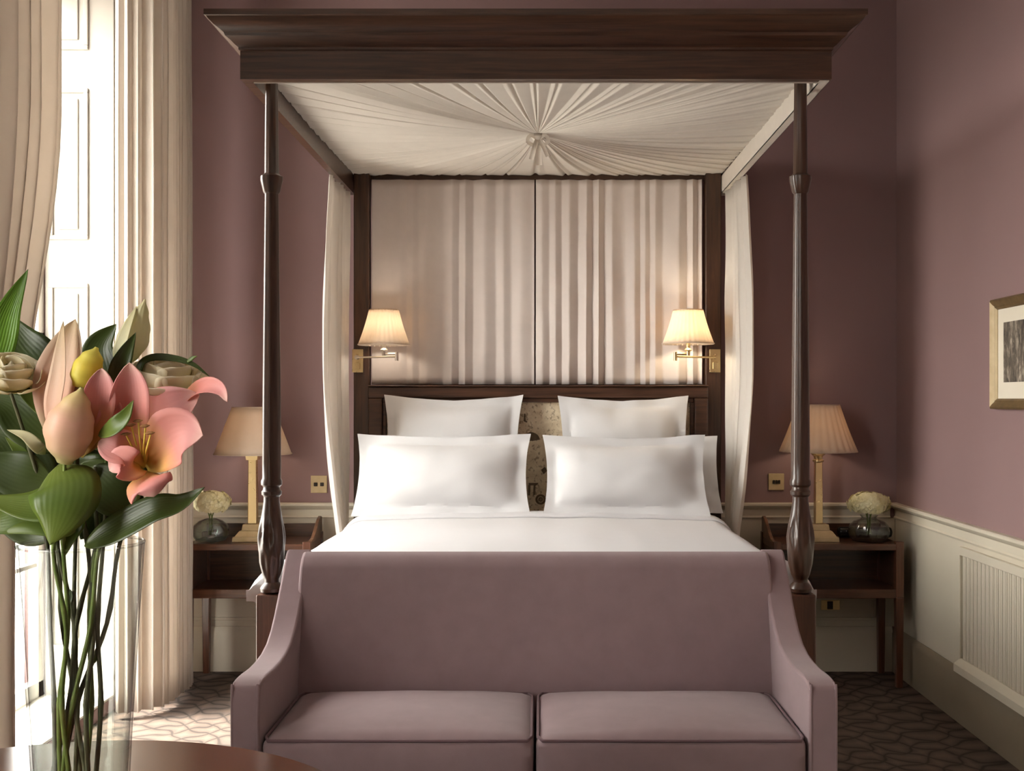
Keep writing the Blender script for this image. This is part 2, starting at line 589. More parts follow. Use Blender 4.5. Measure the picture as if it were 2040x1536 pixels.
def grid(bm, fn, nu, nv, uv=False, wrap=False):
    vs = [[bm.verts.new(fn(i / nu, j / nv)) for j in range(nv + 1)] for i in range(nu if wrap else nu + 1)]
    lay = bm.loops.layers.uv.verify() if uv else None
    for i in range(nu):
        for j in range(nv):
            i2 = (i + 1) % nu if wrap else i + 1
            f = bm.faces.new((vs[i][j], vs[i2][j], vs[i2][j + 1], vs[i][j + 1]))
            if uv:
                for l, (a, b) in zip(f.loops, ((i, j), (i + 1, j), (i + 1, j + 1), (i, j + 1))):
                    l[lay].uv = (a / nu, b / nv)
    return vs


def soft_box(bm, x0, x1, y0, y1, z0, z1, r, cuts=14, crown=0.0, crown_y=0.0):
    """cushion: box with rounded edges and a crowned top / front"""
    c = Vector(((x0 + x1) / 2, (y0 + y1) / 2, (z0 + z1) / 2))
    h = Vector(((x1 - x0) / 2, (y1 - y0) / 2, (z1 - z0) / 2))
    n = cuts + 1
    for ax in range(3):
        for sg in (-1, 1):
            def cf(a, b, ax=ax, sg=sg):
                q = [a * 2 - 1, b * 2 - 1]
                q.insert(ax, sg)
                return Vector(q)
            grid(bm, cf, n, n)
    bmesh.ops.remove_doubles(bm, verts=bm.verts[:], dist=.001)
    allv = bm.verts[:]
    for v in allv:
        u = v.co.copy()
        p = Vector((u.x * h.x, u.y * h.y, u.z * h.z))
        q = Vector([max(-h[k] + r, min(h[k] - r, p[k])) for k in range(3)])
        d = p - q
        # spread the rim samples evenly over the rounded edge
        if d.length > 1e-6:
            m = max(abs(d.x), abs(d.y), abs(d.z))
            p = q + d.normalized() * (r if m > r * 0.999 else m)
        e = max(0, 1 - abs(u.x) ** 2.6) * max(0, 1 - abs(u.y) ** 2.6)
        if u.z > 0:
            p.z += crown * e * u.z
        if crown_y and u.y < 0:
            p.y -= crown_y * (1 - u.x ** 4) * (1 - u.z ** 2) * -u.y
        v.co = c + p
    return bm


def blade(bm, spine, width, up, prof='leaf', nu=6, nv=16, cup=0.25, wave=0.0, twist=0.0, seed=0):
    """a leaf or petal along a curve"""
    sp = bez(spine, nv + 1)
    up = Vector(up).normalized()

    def w(t):
        if prof == 'leaf':
            return max(0.0, math.sin(PI * min(1, t) ** 0.75)) ** 0.9 * (1 if t < .98 else .6) + 0.03 * (1 - t)
        if prof == 'petal':
            return 0.16 * (1 - t) + max(0.0, math.sin(PI * t ** 1.05)) ** 0.75
        if prof == 'rose':
            return 0.25 * (1 - t) + min(1, (t * 1.9) ** 0.8) * (1 if t < .75 else math.sqrt(max(0.0, 1 - ((t - .75) / .25) ** 2 * .86)))
        return 1

    def fn(a, t):
        k = t * nv
        i = min(int(round(k)), nv)
        p = sp[i]
        tg = (sp[min(i + 1, nv)] - sp[max(i - 1, 0)]).normalized()
        s = tg.cross(up)
        if s.length < 1e-4:
            s = tg.cross(Vector((0.3, 0.2, 1)))
        s.normalize()
        n = s.cross(tg).normalized()
        an = twist * t
        s, n = s * math.cos(an) + n * math.sin(an), n * math.cos(an) - s * math.sin(an)
        x = a * 2 - 1
        ww = w(t) * width / 2
        off = cup * ww * (x * x)
        off += wave * width * math.sin(9 * t + seed + (2 if x > 0 else 0)) * x * x * math.sin(PI * t)
        return p + s * (x * ww) + n * off
    grid(bm, fn, nu, nv, uv=True)


def spindle(bm, base, tip, rad, prof, segs=18, lobes=0, bend=(0, 0, 0)):
    base, tip, bend = Vector(base), Vector(tip), Vector(bend)
    ax = tip - base
    t = ax.normalized()
    s = t.cross(Vector((0.1, 1, 0.2))).normalized()
    u = s.cross(t)
    n = 18

    def r(v):
        k = v * (len(prof) - 1)
        i = min(int(k), len(prof) - 2)
        f = k - i
        f = f * f * (3 - 2 * f)
        return prof[i] * (1 - f) + prof[i + 1] * f

    def fn(a, v):
        an = 2 * PI * a
        rr = rad * r(v) * (1 + 0.07 * lobes * abs(math.cos(an * 1.5)) ** 6 * -1)
        return base + ax * v + bend * math.sin(PI * v) + (s * math.cos(an) + u * math.sin(an)) * rr
    grid(bm, fn, segs, n, uv=True, wrap=True)


# ================================================================== THE ROOM
bm = BM(); box(bm, -2.7, XR + 0.12, YF - 0.1, YB + 0.1, -0.12, 0.0)
struct('floor', bm, 'carpet')
bm = BM(); box(bm, -2.7, XR + 0.12, YF - 0.1, YB + 0.1, ZC, ZC + 0.1)
struct('ceiling', bm, 'ceiling')
bm = BM(); box(bm, -2.7, XR + 0.12, YB, YB + 0.12, 0, ZC)
struct('wall_back', bm, 'wall')
bm = BM(); box(bm, XR, XR + 0.12, YF, YB, 0, ZC)
struct('wall_right', bm, 'wall')
bm = BM(); box(bm, -2.7, XR, YF - 0.1, YF, 0, ZC)
struct('wall_front', bm, 'wall')
bm = BM()
ys = sorted(WINS)
y = YF
for a, b in ys:
    box(bm, WX, XL, y, a, 0, ZC)
    box(bm, WX, XL, a, b, 0, WZ0)
    box(bm, WX, XL, a, b, WZ1, ZC)
    y = b
box(bm, WX, XL, y, YB, 0, ZC)
struct('wall_left', bm, 'wall')

# sash windows in the left wall; the second is unseen, added for its light
for i, (a, b) in enumerate(WINS):
    bm = BM()
    x0, x1 = WX + 0.05, WX + 0.10
    for (p, q, r, s) in ((a, a + .07, WZ0, WZ1), (b - .07, b, WZ0, WZ1), (a, b, WZ0, WZ0 + .09), (a, b, WZ1 - .08, WZ1), (a, b, 1.80, 1.86)):
        box(bm, x0, x1, p, q, r, s)
    for k in (1, 2):
        yy = a + .07 + (b - a - .14) * k / 3
        box(bm, x0 + .01, x1 - .01, yy - .011, yy + .011, WZ0, WZ1)
    for zz in (0.72, 1.27, 2.42, 3.0):
        box(bm, x0 + .01, x1 - .01, a, b, zz - .011, zz + .011)
    box(bm, x1, XL - .004, a, b, WZ0, WZ0 + .014)
    w = struct('window_%d' % (i + 1), bm, 'white', bevel=.004)
    bm = BM(); box(bm, x0 + .022, x0 + .028, a + .07, b - .07, WZ0 + .09, WZ1 - .08)
    g = obj('pane', bm, 'glass', w)

# panelled shutter lining of the window reveals
def reveal(yf, sgn, name):
    bm = BM()
    ya = yf
    box(bm, WX + .11, XL, min(ya, ya - sgn * .02), max(ya, ya - sgn * .02), WZ0, WZ1)
    fa = ya - sgn * .02
    xa, xb = WX + .13, XL - .125
    for z0, z1 in ((3.25, 3.56), (2.315, 3.06), (1.25, 2.10), (0.30, 1.05)):
        for (p, q, r, s) in ((xa, xb, z0, z0 + .022), (xa, xb, z1 - .022, z1), (xa, xa + .022, z0 + .022, z1 - .022), (xb - .022, xb, z0 + .022, z1 - .022)):
            box(bm, p, q, min(fa, fa - sgn * .012), max(fa, fa - sgn * .012), r, s)
        box(bm, xa + .05, xb - .05, min(fa, fa - sgn * .008), max(fa, fa - sgn * .008), z0 + .05, z1 - .05)
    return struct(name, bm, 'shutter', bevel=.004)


tn = 1
for a, b in WINS:
    reveal(b, 1, 'trim_%d' % tn); tn += 1
    reveal(a, -1, 'trim_%d' % tn); tn += 1

# dado panelling: a thin cream boarding, its rail and skirting
Z_RAIL = 0.947
LEG_Y = 5.88

def rail_poly(d0, s):
    """profile of the dado rail standing off a wall face at d0 (s = direction into the room)"""
    return [(d0, .855), (d0 + s * .016, .857), (d0 + s * .020, .866), (d0 + s * .012, .874), (d0 + s * .012, .908),
            (d0 + s * .020, .914), (d0 + s * .034, .922), (d0 + s * .040, .932), (d0 + s * .040, .942), (d0 + s * .034, Z_RAIL), (d0, Z_RAIL)]


bm = BM(); box(bm, XL, XR - .012, YB - .012, YB, .25, .86)
for x0, x1 in ((-1.98, -1.22), (-1.12, -.04), (.04, 1.12), (1.30, 1.90)):     # applied panel mouldings
    for (p, q, r, s) in ((x0, x1, .285, .303), (x0, x1, .78, .798), (x0, x0 + .018, .303, .78), (x1 - .018, x1, .303, .78)):
        box(bm, p, q, YB - .02, YB - .012, r, s)
struct('trim_%d' % tn, bm, 'cream', bevel=.003); tn += 1
bm = BM(); box(bm, XR - .012, XR, YF, YB - .012, .25, .86)
for y0, y1 in ((5.36, 5.72),):
    pass
struct('trim_%d' % tn, bm, 'cream', bevel=.003); tn += 1
bm = BM(); prism_x(bm, rail_poly(YB, -1), XL, XR - .04)
struct('trim_%d' % tn, bm, 'cream', smooth=30); tn += 1
bm = BM()
pr = rail_poly(XR, -1)
a = [bm.verts.new((x, YF, z)) for x, z in pr]; b = [bm.verts.new((x, YB, z)) for x, z in pr]
for i in range(len(pr)):
    j = (i + 1) % len(pr)
    bm.faces.new((a[i], a[j], b[j], b[i]))
bm.faces.new(a); bm.faces.new(b[::-1])
struct('trim_%d' % tn, bm, 'cream', smooth=30); tn += 1
bm = BM(); prism_x(bm, [(YB, 0), (YB - .030, 0), (YB - .030, .215), (YB - .024, .232), (YB - .014, .25), (YB, .25)], XL, XR - .03)
struct('baseboard_back', bm, 'cream', smooth=30)
bm = BM()
pr = [(XR, 0), (XR - .034, 0), (XR - .034, .215), (XR - .026, .235), (XR - .014, .25), (XR, .25)]
a = [bm.verts.new((x, YF, z)) for x, z in pr]; b = [bm.verts.new((x, YB, z)) for x, z in pr]
for i in range(len(pr)):
    j = (i + 1) % len(pr)
    bm.faces.new((a[i], a[j], b[j], b[i]))
bm.faces.new(a); bm.faces.new(b[::-1])
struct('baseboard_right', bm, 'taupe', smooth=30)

# radiator cover with a slatted front on the right wall
t = thing('radiator_cover', (XR - .03, 4.6, .25), 'cream radiator cover with upright slats set in the panelling under the picture', 'radiator cover')
y0, y1, z0, z1 = 3.75, 5.24, .25, .835
bm = BM()
xa = XR - .036
for (p, q, r, s) in ((y0, y1, z1 - .04, z1), (y0, y0 + .03, z0, z1 - .04), (y1 - .008, y1, z0, z1 - .04)):
    box(bm, xa, XR - .012, p, q, r, s)
obj('frame', bm, 'cream', t, bevel=.004)
bm = BM()
n = 96
for i in range(n):
    yy = y0 + .03 + (y1 - y0 - .04) * (i + .5) / n
    prism = [(yy - .0058, z0 + .07), (yy + .0058, z0 + .07), (yy + .0058, z1 - .04), (yy - .0058, z1 - .04)]
    d = .0012 * math.sin(i * 2.1)
    box(bm, XR - .0235 - d, XR - .020, yy - .0064, yy + .0064, z0 + .06, z1 - .04)
box(bm, XR - .020, XR - .012, y0 + .03, y1 - .008, z0 + .06, z1 - .04)
obj('slats', bm, 'cream', t)
bm = BM()
pr = [(XR - .012, z0), (XR - .062, z0), (XR - .062, z0 + .035), (XR - .030, z0 + .06), (XR - .012, z0 + .06)]
a = [bm.verts.new((x, y0, z)) for x, z in pr]; b = [bm.verts.new((x, y1, z)) for x, z in pr]
for i in range(len(pr)):
    j = (i + 1) % len(pr)
    bm.faces.new((a[i], a[j], b[j], b[i]))
bm.faces.new(a); bm.faces.new(b[::-1])
obj('ledge', bm, 'cream', t)

# ================================================================== CURTAINS
def curtain(path, z0, z1, nfold, amp, shift=None, nu=260, nv=28, seed=0, sharp=1.0, flat=None):
    """folded cloth hanging along a plan path [(x, y), ...]"""
    pp = bez([(x, y, 0) for x, y in path], 200)
    L = [0]
    for a, b in zip(pp, pp[1:]):
        L.append(L[-1] + (b - a).length)

    def at(u):
        s = u * L[-1]
        for i in range(len(L) - 1):
            if L[i + 1] >= s or i == len(L) - 2:
                f = (s - L[i]) / max(1e-9, L[i + 1] - L[i])
                p = pp[i].lerp(pp[i + 1], min(1, f))
                t = (pp[i + 1] - pp[i]).normalized()
                return p, Vector((t.y, -t.x, 0)), t
    rows = [at(i / nu) for i in range(nu + 1)]
    bm = BM()

    def fn(u, v):
        p, n, t = rows[int(round(u * nu))]
        z = z0 + (z1 - z0) * v
        ph = 2 * PI * nfold * (u + 0.018 * math.sin(7 * u * PI + seed) + 0.012 * math.sin(17 * u + seed * 2))
        ph += 0.35 * (1 - v) * math.sin(4 * u * PI + seed)
        am = amp * (0.72 + 0.28 * math.sin(11 * u + seed)) * (0.8 + 0.35 * (1 - v))
        if flat:
            am *= flat(u)
        wv = math.sin(ph)
        wv = math.copysign(abs(wv) ** sharp, wv)
        q = p + n * (am * wv) + t * (0.3 * am * math.sin(2 * ph))
        q = q + n * 0.008 * noise.noise(Vector((u * 9, v * 5, seed)))
        if shift:
            q = q + Vector((*shift(u, v), 0))
        return Vector((q.x, q.y, z))
    grid(bm, fn, nu, nv)
    return bm


# near window curtain: pulled back at mid height
def near_shift(u, v):
    z = .03 + 3.7 * v
    k = 0.0
    if z < 2.6:
        k = min(1, (2.6 - z) / 1.5)
        k = k * k * (3 - 2 * k)
    e = max(0.0, (u - .1) / .9)
    return (-.03 * k * e, -.30 * k * e)


bm = curtain([(-1.86, 3.12), (-1.80, 3.45), (-1.745, 3.80), (-1.70, 3.98)], .03, 3.73, 11, .038, near_shift, seed=2)
o = obj('window_curtain', bm, 'curtain', smooth=60, solid=.004)
tag(o, 'cream full length curtain at the far left, behind the lilies', 'curtain', 'window curtains')
bm = curtain([(-2.03, 5.30), (-1.95, 5.31), (-1.86, 5.40), (-1.83, 5.55), (-1.84, 5.70), (-1.85, 5.86)], .035, 3.73, 13, .028, seed=5, nu=400)
o = obj('window_curtain', bm, 'curtain', smooth=60, solid=.004)
tag(o, 'cream full length curtain hanging beside the left bedside table', 'curtain', 'window curtains')
t = thing('curtain_pole', (-1.88, 4.6, 3.74), 'wooden curtain pole above the window on the left wall', 'curtain pole')
bm = BM(); tube(bm, [(-1.86, 3.0, 3.76), (-1.86, 6.05, 3.76)], .022, 16)
obj('rod', bm, 'wood_red', t, smooth=40)
for yy in (3.05, 6.0):
    bm = BM(); box(bm, XL, -1.84, yy - .02, yy + .02, 3.735, 3.775)
    obj('bracket', bm, 'brass', t, bevel=.004)

# ================================================================== THE BED
BC = -.015                      # centre line of the bed
Y0, Y1 = 4.10, 6.14             # front and rear post lines
bed = thing('four_poster_bed', (BC, 5.1, 0), 'tall dark mahogany four-poster bed with a deep moulded cornice and pleated canopy', 'bed')


def front_post(x, parent):
    prof = [(.030, .815), (.040, .822), (.042, .834), (.036, .845), (.026, .856), (.026, .866), (.034, .884), (.043, .925), (.048, .975),
            (.047, 1.02), (.041, 1.075), (.033, 1.125), (.029, 1.155), (.029, 1.170), (.036, 1.178), (.037, 1.190), (.031, 1.197), (.030, 1.206),
            (.038, 1.214), (.039, 1.228), (.034, 1.238), (.034, 1.30), (.0325, 1.55), (.029, 1.90), (.026, 2.15), (.0245, 2.285), (.030, 2.292),
            (.036, 2.318), (.040, 2.336), (.040, 2.350), (.030, 2.356), (.026, 2.362), (.0245, 2.50), (.0225, 2.70), (.0225, 2.745)]

    def rf(a, k, z):
        if .87 < z < 1.13:                       # carved leaves on the bulb
            e = math.sin((z - .87) / .26 * PI)
            return 1 + .06 * e * math.cos(8 * a + 22 * (z - .9)) + .05 * e * math.cos(8 * a - 22 * (z - .9))
        if z > 1.25:                             # faceted shaft
            return 1 + .03 * math.cos(8 * a)
        return 1
    bm = BM()
    prof2 = []
    for (r0, z0), (r1, z1) in zip(prof, prof[1:]):
        n = 9 if .86 < z0 < 1.12 else 1
        for i in range(n):
            prof2.append((r0 + (r1 - r0) * i / n, z0 + (z1 - z0) * i / n))
    prof2.append(prof[-1])
    lathe(bm, x, Y0, prof2, 48, True, rf)
    p = obj('post', bm, 'wood_z', parent, smooth=35)
    bm = BM(); box(bm, x - .048, x + .048, Y0 - .042, Y0 + .042, 0, .815)
    obj('foot_block', bm, 'wood_leg', p, bevel=.006)
    return p


front_post(BC - .975, bed)
front_post(BC + .975, bed)
for s, x0, x1 in ((-1, -1.024, -.938), (1, .908, .994)):
    bm = BM(); box(bm, x0, x1, 6.10, 6.17, 0, 2.77)
    obj('rear_post', bm, 'wood_z', bed, bevel=.006)

# cornice swept round three sides with mitred corners
prof = [(-.035, 2.668), (0, 2.668), (0, 2.768), (.005, 2.772), (.005, 2.780), (.014, 2.786), (.028, 2.800), (.042, 2.810), (.046, 2.820),
        (.058, 2.830), (.074, 2.840), (.088, 2.854), (.094, 2.862), (.100, 2.864), (.100, 2.884), (-.035, 2.884)]
HW, YFR, YBK = 1.052, 3.955, 6.20
bm = BM()
cols = []
for o_, z in prof:
    cols.append([bm.verts.new(c) for c in ((BC - HW - o_, YBK, z), (BC - HW - o_, YFR - o_, z), (BC + HW + o_, YFR - o_, z), (BC + HW + o_, YBK, z))])
n = len(prof)
for i in range(n):
    j = (i + 1) % n
    for k in range(3):
        bm.faces.new((cols[i][k], cols[i][k + 1], cols[j][k + 1], cols[j][k]))
bm.faces.new([c[0] for c in cols]); bm.faces.new([c[3] for c in cols][::-1])
cornice = obj('cornice', bm, 'wood_x', bed, smooth=25)
bm = BM(); box(bm, BC - HW + .035, BC + HW - .035, YFR + .035, YBK, 2.83, 2.85)
obj('light_stop_board', bm, 'wood_x', bed)  # unseen board added above the lining so that no light passes
bm = BM(); box(bm, BC - HW + .035, BC + HW - .035, 6.172, 6.20, 2.745, 2.83)
obj('rear_rail', bm, 'wood_x', bed)

# sunburst pleated canopy lining
cx, cy = BC + .005, 5.06
X0, X1, YA, YZ = BC - HW + .037, BC + HW - .037, YFR + .037, 6.17
per = []
NP = 2320
def perim(t):
    w, h = X1 - X0, YZ - YA
    s = t * 2 * (w + h)
    if s < w: return X0 + s, YA
    s -= w
    if s < h: return X1, YA + s
    s -= h
    if s < w: return X1 - s, YZ
    s -= w
    return X0, YZ - s


def can_fn(u, v):
    ex, ey = perim(u)
    s = .018 + .982 * v
    x = cx + (ex - cx) * s
    y = cy + (ey - cy) * s
    zc, ze = 2.735, 2.748 + .022 * max(0, (ey - 5.0) / 1.1)
    z = zc + (ze - zc) * s - .018 * math.sin(PI * s)
    ph = 58 * 2 * PI * (u + .0028 * math.sin(2 * PI * 9 * u) + .0016 * math.sin(2 * PI * 23 * u + 1))
    saw = (ph / (2 * PI)) % 1
    saw = saw / .72 if saw < .72 else (1 - saw) / .28
    am = .022 * min(1, s * 2.6) * (.65 + .35 * math.sin(2 * PI * 7 * u + 1.3)) * (1 - .35 * s)
    fr = (ph / (2 * PI)) % 1
    fr = min(fr, 1 - fr)
    return Vector((x, y, z + am * (saw - .5) + .016 * min(1, s * 3) * math.exp(-(fr / .07) ** 2)))


bm = BM()
grid(bm, can_fn, NP, 12, wrap=True)
can = obj('canopy_lining', bm, 'canopy', bed, smooth=70)
can['label'] = 'ivory cloth pleated in a sunburst'
bm = BM()
zz0, zz1 = 2.664, 2.757
for sx in (1,):                          # cloth on the right side rail only; left stays dark wood to imitate shade
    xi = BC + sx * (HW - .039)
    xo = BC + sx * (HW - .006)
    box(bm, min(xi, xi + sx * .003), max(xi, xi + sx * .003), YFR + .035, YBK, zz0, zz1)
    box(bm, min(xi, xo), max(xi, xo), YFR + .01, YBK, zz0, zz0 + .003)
box(bm, BC - HW + .039, BC + HW - .039, YFR + .036, YFR + .039, zz0, zz1)
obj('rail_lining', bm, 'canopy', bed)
# knot and tails in the middle of the sunburst
bm = BM()
lathe(bm, cx, cy, [(.004, 2.735), (.022, 2.733), (.030, 2.722), (.024, 2.710), (.012, 2.702), (.010, 2.692), (.014, 2.682), (.010, 2.672), (.003, 2.668)], 20)
for dx, dz, w in ((-.030, -.10, .022), (.006, -.125, .026), (.044, -.085, .018)):
    blade(bm, [(cx, cy - .012, 2.715), (cx + dx * .55, cy - .028, 2.715 + dz * .5), (cx + dx, cy - .02, 2.715 + dz)], w, (0, -1, 0), 'flat', 3, 8, .3)
for sx in (-1, 1):
    blade(bm, [(cx, cy - .012, 2.712), (cx + sx * .034, cy - .03, 2.722), (cx + sx * .046, cy - .03, 2.695), (cx + sx * .018, cy - .025, 2.680), (cx, cy - .014, 2.705)], .018, (0, -1, .2), 'flat', 3, 12, .1)
obj('rosette', bm, 'canopy', bed, smooth=60)

# headboard: dark frame round a figured cloth panel
bm = BM()
hx0, hx1 = -.935, .915
for (p, q, r, s) in ((hx0, hx1, 1.535, 1.598), (hx0, hx0 + .075, .30, 1.535), (hx1 - .075, hx1, .30, 1.535), (hx0 + .075, hx1 - .075, .30, .42)):
    box(bm, p, q, 6.05, 6.12, r, s)
hb = obj('headboard', bm, 'wood_x', bed, bevel=.008)
bm = BM()
for (p, q, r, s) in ((hx0 + .075, hx1 - .075, 1.512, 1.535), (hx0 + .075, hx0 + .095, .42, 1.512), (hx1 - .095, hx1 - .075, .42, 1.512)):
    box(bm, p, q, 6.068, 6.10, r, s)
box(bm, hx0 - .0, hx1, 6.03, 6.12, 1.598, 1.606)
obj('moulding', bm, 'wood_x', hb, bevel=.006)
bm = BM(); box(bm, hx0 + .07, hx1 - .07, 6.095, 6.115, .40, 1.53)
yy = 6.0945
def flat_poly(pts, mi=1):
    bm.faces.new([bm.verts.new((x, yy, z)) for x, z in pts]).material_index = mi
def hp(px, py): q = pt(px, py, yy); return q.x, q.z
def ring_poly(px, py, ra, rb, a0=0, a1=360, n=20):
    for i in range(n):
        p = []
        for a_, r_ in ((i, ra), (i + 1, ra), (i + 1, rb), (i, rb)):
            an = math.radians(a0 + (a1 - a0) * a_ / n)
            p.append(hp(px + r_ * math.cos(an), py - r_ * math.sin(an)))
        flat_poly(p)
ring_poly(1077, 995, 10.5, 6)
ring_poly(1077, 995, 5, .5)
ring_poly(1058, 879, 18, 1, 10, 165)
flat_poly([hp(1052, 966), hp(1057, 966), hp(1056, 987), hp(1052, 987)])
flat_poly([hp(1063, 965), hp(1067, 965), hp(1066, 986), hp(1062, 987)])
flat_poly([hp(1053, 962), hp(1073, 962), hp(1068, 967), hp(1054, 967)])
flat_poly([hp(1068, 1023), hp(1072, 1014), hp(1077, 1023)])
flat_poly([hp(1044, 824), hp(1047, 824), hp(1047, 837), hp(1051, 840), hp(1049, 842), hp(1043, 839)])
flat_poly([hp(1078, 936), hp(1085, 930), hp(1090, 938), hp(1083, 945)])
obj('panel', bm, 'tapestry', hb, mats=['tapestry', 'motif'])['label'] = 'beige cloth panel with worn brown figures'
# side rails, foot rail, mattress (under the bedding)
bm = BM()
box(bm, BC - .955, BC - .915, 4.14, 6.10, .30, .46); box(bm, BC + .915, BC + .955, 4.14, 6.10, .30, .46); box(bm, BC - .93, BC + .93, 4.085, 4.125, .30, .46)
obj('bed_rail', bm, 'wood_x', bed, bevel=.005)
bm = BM(); soft_box(bm, BC - .905, BC + .905, 4.19, 6.03, .42, .89, .06, 8)
obj('mattress', bm, 'linen', bed, smooth=50)

# white bedding
def duvet(u, v):
    # u across (0..1), v from foot (0) to pillow end (1)
    y = 4.165 + v * 1.60
    foot = max(0.0, 1 - v / .28)
    foot = foot * foot
    x = (u - .5) * 2
    s = abs(x)
    flare = (.125 if u < .5 else .09) * foot
    half = .84
    R_ = .12
    if s < .62:
        X = s / .62 * half
        Z = .930
    elif s < .80:
        a = (s - .62) / .18 * PI / 2
        X = half + R_ * math.sin(a)
        Z = .930 - R_ * (1 - math.cos(a))
    else:
        k = (s - .80) / .20
        X = half + R_ + .012 * math.sin(y * 21) * k
        Z = .930 - R_ - .10 * k
    if s > .62:
        X += flare * math.sin(PI * min(1, ((s - .62) / .38) ** .8))
    # roll over the foot edge
    if v < .05:
        k = 1 - v / .05
        Z -= .05 * k * k if s < .8 else 0
    Z += .006 * noise.noise(Vector((x * 3, y * 2.2, 3))) + .004 * noise.noise(Vector((x * 9, y * 1.2, 8)))
    # gentle crown
    Z += .012 * (1 - min(1, s / .62) ** 2)
    return Vector((BC + math.copysign(X, x), y, Z))


bed_cover = thing('bed_cover', (BC, 4.95, .45), 'smooth white cover spread over the four-poster bed', 'bedding')
bm = BM()
vs = grid(bm, duvet, 120, 60)
# skirt closing the foot end
row = [c[0] for c in vs]
low = [bm.verts.new((v.co.x, 4.150, .60) if abs(v.co.x - BC) < .93 and v.co.z > .80 else (BC + math.copysign(.93, v.co.x - BC), 4.155, min(v.co.z, .80))) for v in row]
for i in range(len(row) - 1):
    bm.faces.new((row[i], row[i + 1], low[i + 1], low[i]))
obj('cover', bm, 'linen', bed_cover, smooth=50, solid=.012)
# turned down sheet below the pillows
bm = BM()
def fold(u, v):
    p = duvet(.5 + (u - .5) * .985, .80 + v * .155)
    nrm = .010 + .010 * math.sin(PI * min(1, max(0, v)))
    p.z += nrm * (1 - .4 * abs(u - .5)) + .003 * noise.noise(Vector((u * 10, v * 3, 1)))
    p.x += math.copysign(.006, u - .5) if abs(u - .5) > .31 else 0
    return p
grid(bm, fold, 110, 10)
obj('turned_down_sheet', bm, 'linen', bed_cover, smooth=50, solid=.010)


# pillows --------------------------------------------------------------------
def pillow(c, w, h, th, lean, label, flange=.05, pinch=.035, seed=0, yaw=0, sag=.015):
    """c = bottom centre; standing, leaning back by `lean` degrees"""
    bm = BM()
    ca, sa = math.cos(math.radians(lean)), math.sin(math.radians(lean))
    cw, sw = math.cos(math.radians(yaw)), math.sin(math.radians(yaw))

    def side(sg):
        def fn(u, v):
            a, b = u * 2 - 1, v * 2 - 1
            # denser samples near the rim
            a = math.copysign(1 - (1 - abs(a)) ** 1.25, a)
            b = math.copysign(1 - (1 - abs(b)) ** 1.25, b)
            x = a * w / 2 * (1 - pinch * 2 * (1 - b * b))
            z = b * h / 2 * (1 - pinch * 1.3 * (1 - a * a))
            fx, fz = 1 - 2 * flange / w, 1 - 2 * flange / h
            ax, bz = abs(a) / fx, abs(b) / fz
            t = 0.0
            if ax < 1 and bz < 1:
                t = th / 2 * ((1 - ax ** 2.6) * (1 - bz ** 2.6)) ** .72
            t += .004
            nz = noise.noise(Vector((a * 1.6 + seed, b * 1.6, seed))) * .010 + noise.noise(Vector((a * 4 + seed, b * 4, seed + 3))) * .004
            wav = .012 * noise.noise(Vector((a * 3, b * 3, seed + 9))) * (1 if max(ax, bz) > .95 else .3)
            yv = sg * (t + (nz if t > .01 else 0)) + wav
            z2 = z + h / 2 - sag * (1 - abs(a)) * (b > 0) * b
            X, Y, Z = x, yv * ca + z2 * sa, z2 * ca - yv * sa
            return Vector((c[0] + X * cw - Y * sw, c[1] + X * sw + Y * cw, c[2] + Z))
        return fn
    grid(bm, side(-1), 48, 34)
    grid(bm, side(1), 48, 34)
    bmesh.ops.remove_doubles(bm, verts=bm.verts[:], dist=.0006)
    # close the rim between the two sheets
    ed = [e for e in bm.edges if e.is_boundary]
    if ed:
        bmesh.ops.bridge_loops(bm, edges=ed)
    o = obj('pillow', bm, 'linen_w', smooth=50)
    return tag(o, label, 'pillow', 'white pillows at the headboard')


pillow((-.468, 5.825, .925), .755, .66, .16, 18, 'big square white pillow against the headboard, behind the front left pillow', pinch=.045, seed=1)
pillow((.450, 5.835, .925), .71, .655, .15, 18, 'big square white pillow against the headboard, behind the front right pillows', pinch=.04, seed=2)
pillow((-.495, 5.54, .945), .895, .45, .17, 26, 'wide white pillow standing alone on the left, at the front', flange=.055, pinch=.028, seed=3)
pillow((.505, 5.685, .945), .86, .43, .10, 25, 'wide white pillow mostly hidden, its edge peeping out at the right', flange=.055, pinch=.02, seed=6)
pillow((.430, 5.52, .945), .835, .445, .16, 26, 'wide white pillow at the front on the right, another tucked behind it', flange=.055, pinch=.028, seed=4)

# bed hangings ----------------------------------------------------------------
def fl(u): return .25 + .75 * min(1, max(0, (u - .12) / .2))
bm = curtain([(-.93, 6.142), (-.5, 6.148), (-.03, 6.145)], 1.612, 2.742, 9, .011, seed=1, nu=320, flat=fl)
o = obj('bed_curtain', bm, 'backdrop', smooth=60, solid=.003)
tag(o, 'pleated blush voile panel behind the headboard, on the left of the middle gap', 'curtain', 'panels behind the headboard')
bm = curtain([(-.022, 6.145), (.4, 6.15), (.890, 6.142)], 1.612, 2.742, 11, .014, seed=4, nu=320)
o = obj('bed_curtain', bm, 'backdrop', smooth=60, solid=.003)
tag(o, 'pleated blush voile panel behind the headboard, on the right of the middle gap', 'curtain', 'panels behind the headboard')


def drape_shift(sx):
    def f(u, v):
        z = .62 + 2.10 * v
        k = 0
        out = .035 * math.sin(PI * min(1, max(0, (2.72 - z) / 1.9))) * (1 - u)
        if z < 1.7:
            k = ((1.7 - z) / 1.1) ** 1.5
        return (sx * (out - .05 * k * (1 - u) + .02 * k * u), .10 * k * (1 - u))
    return f


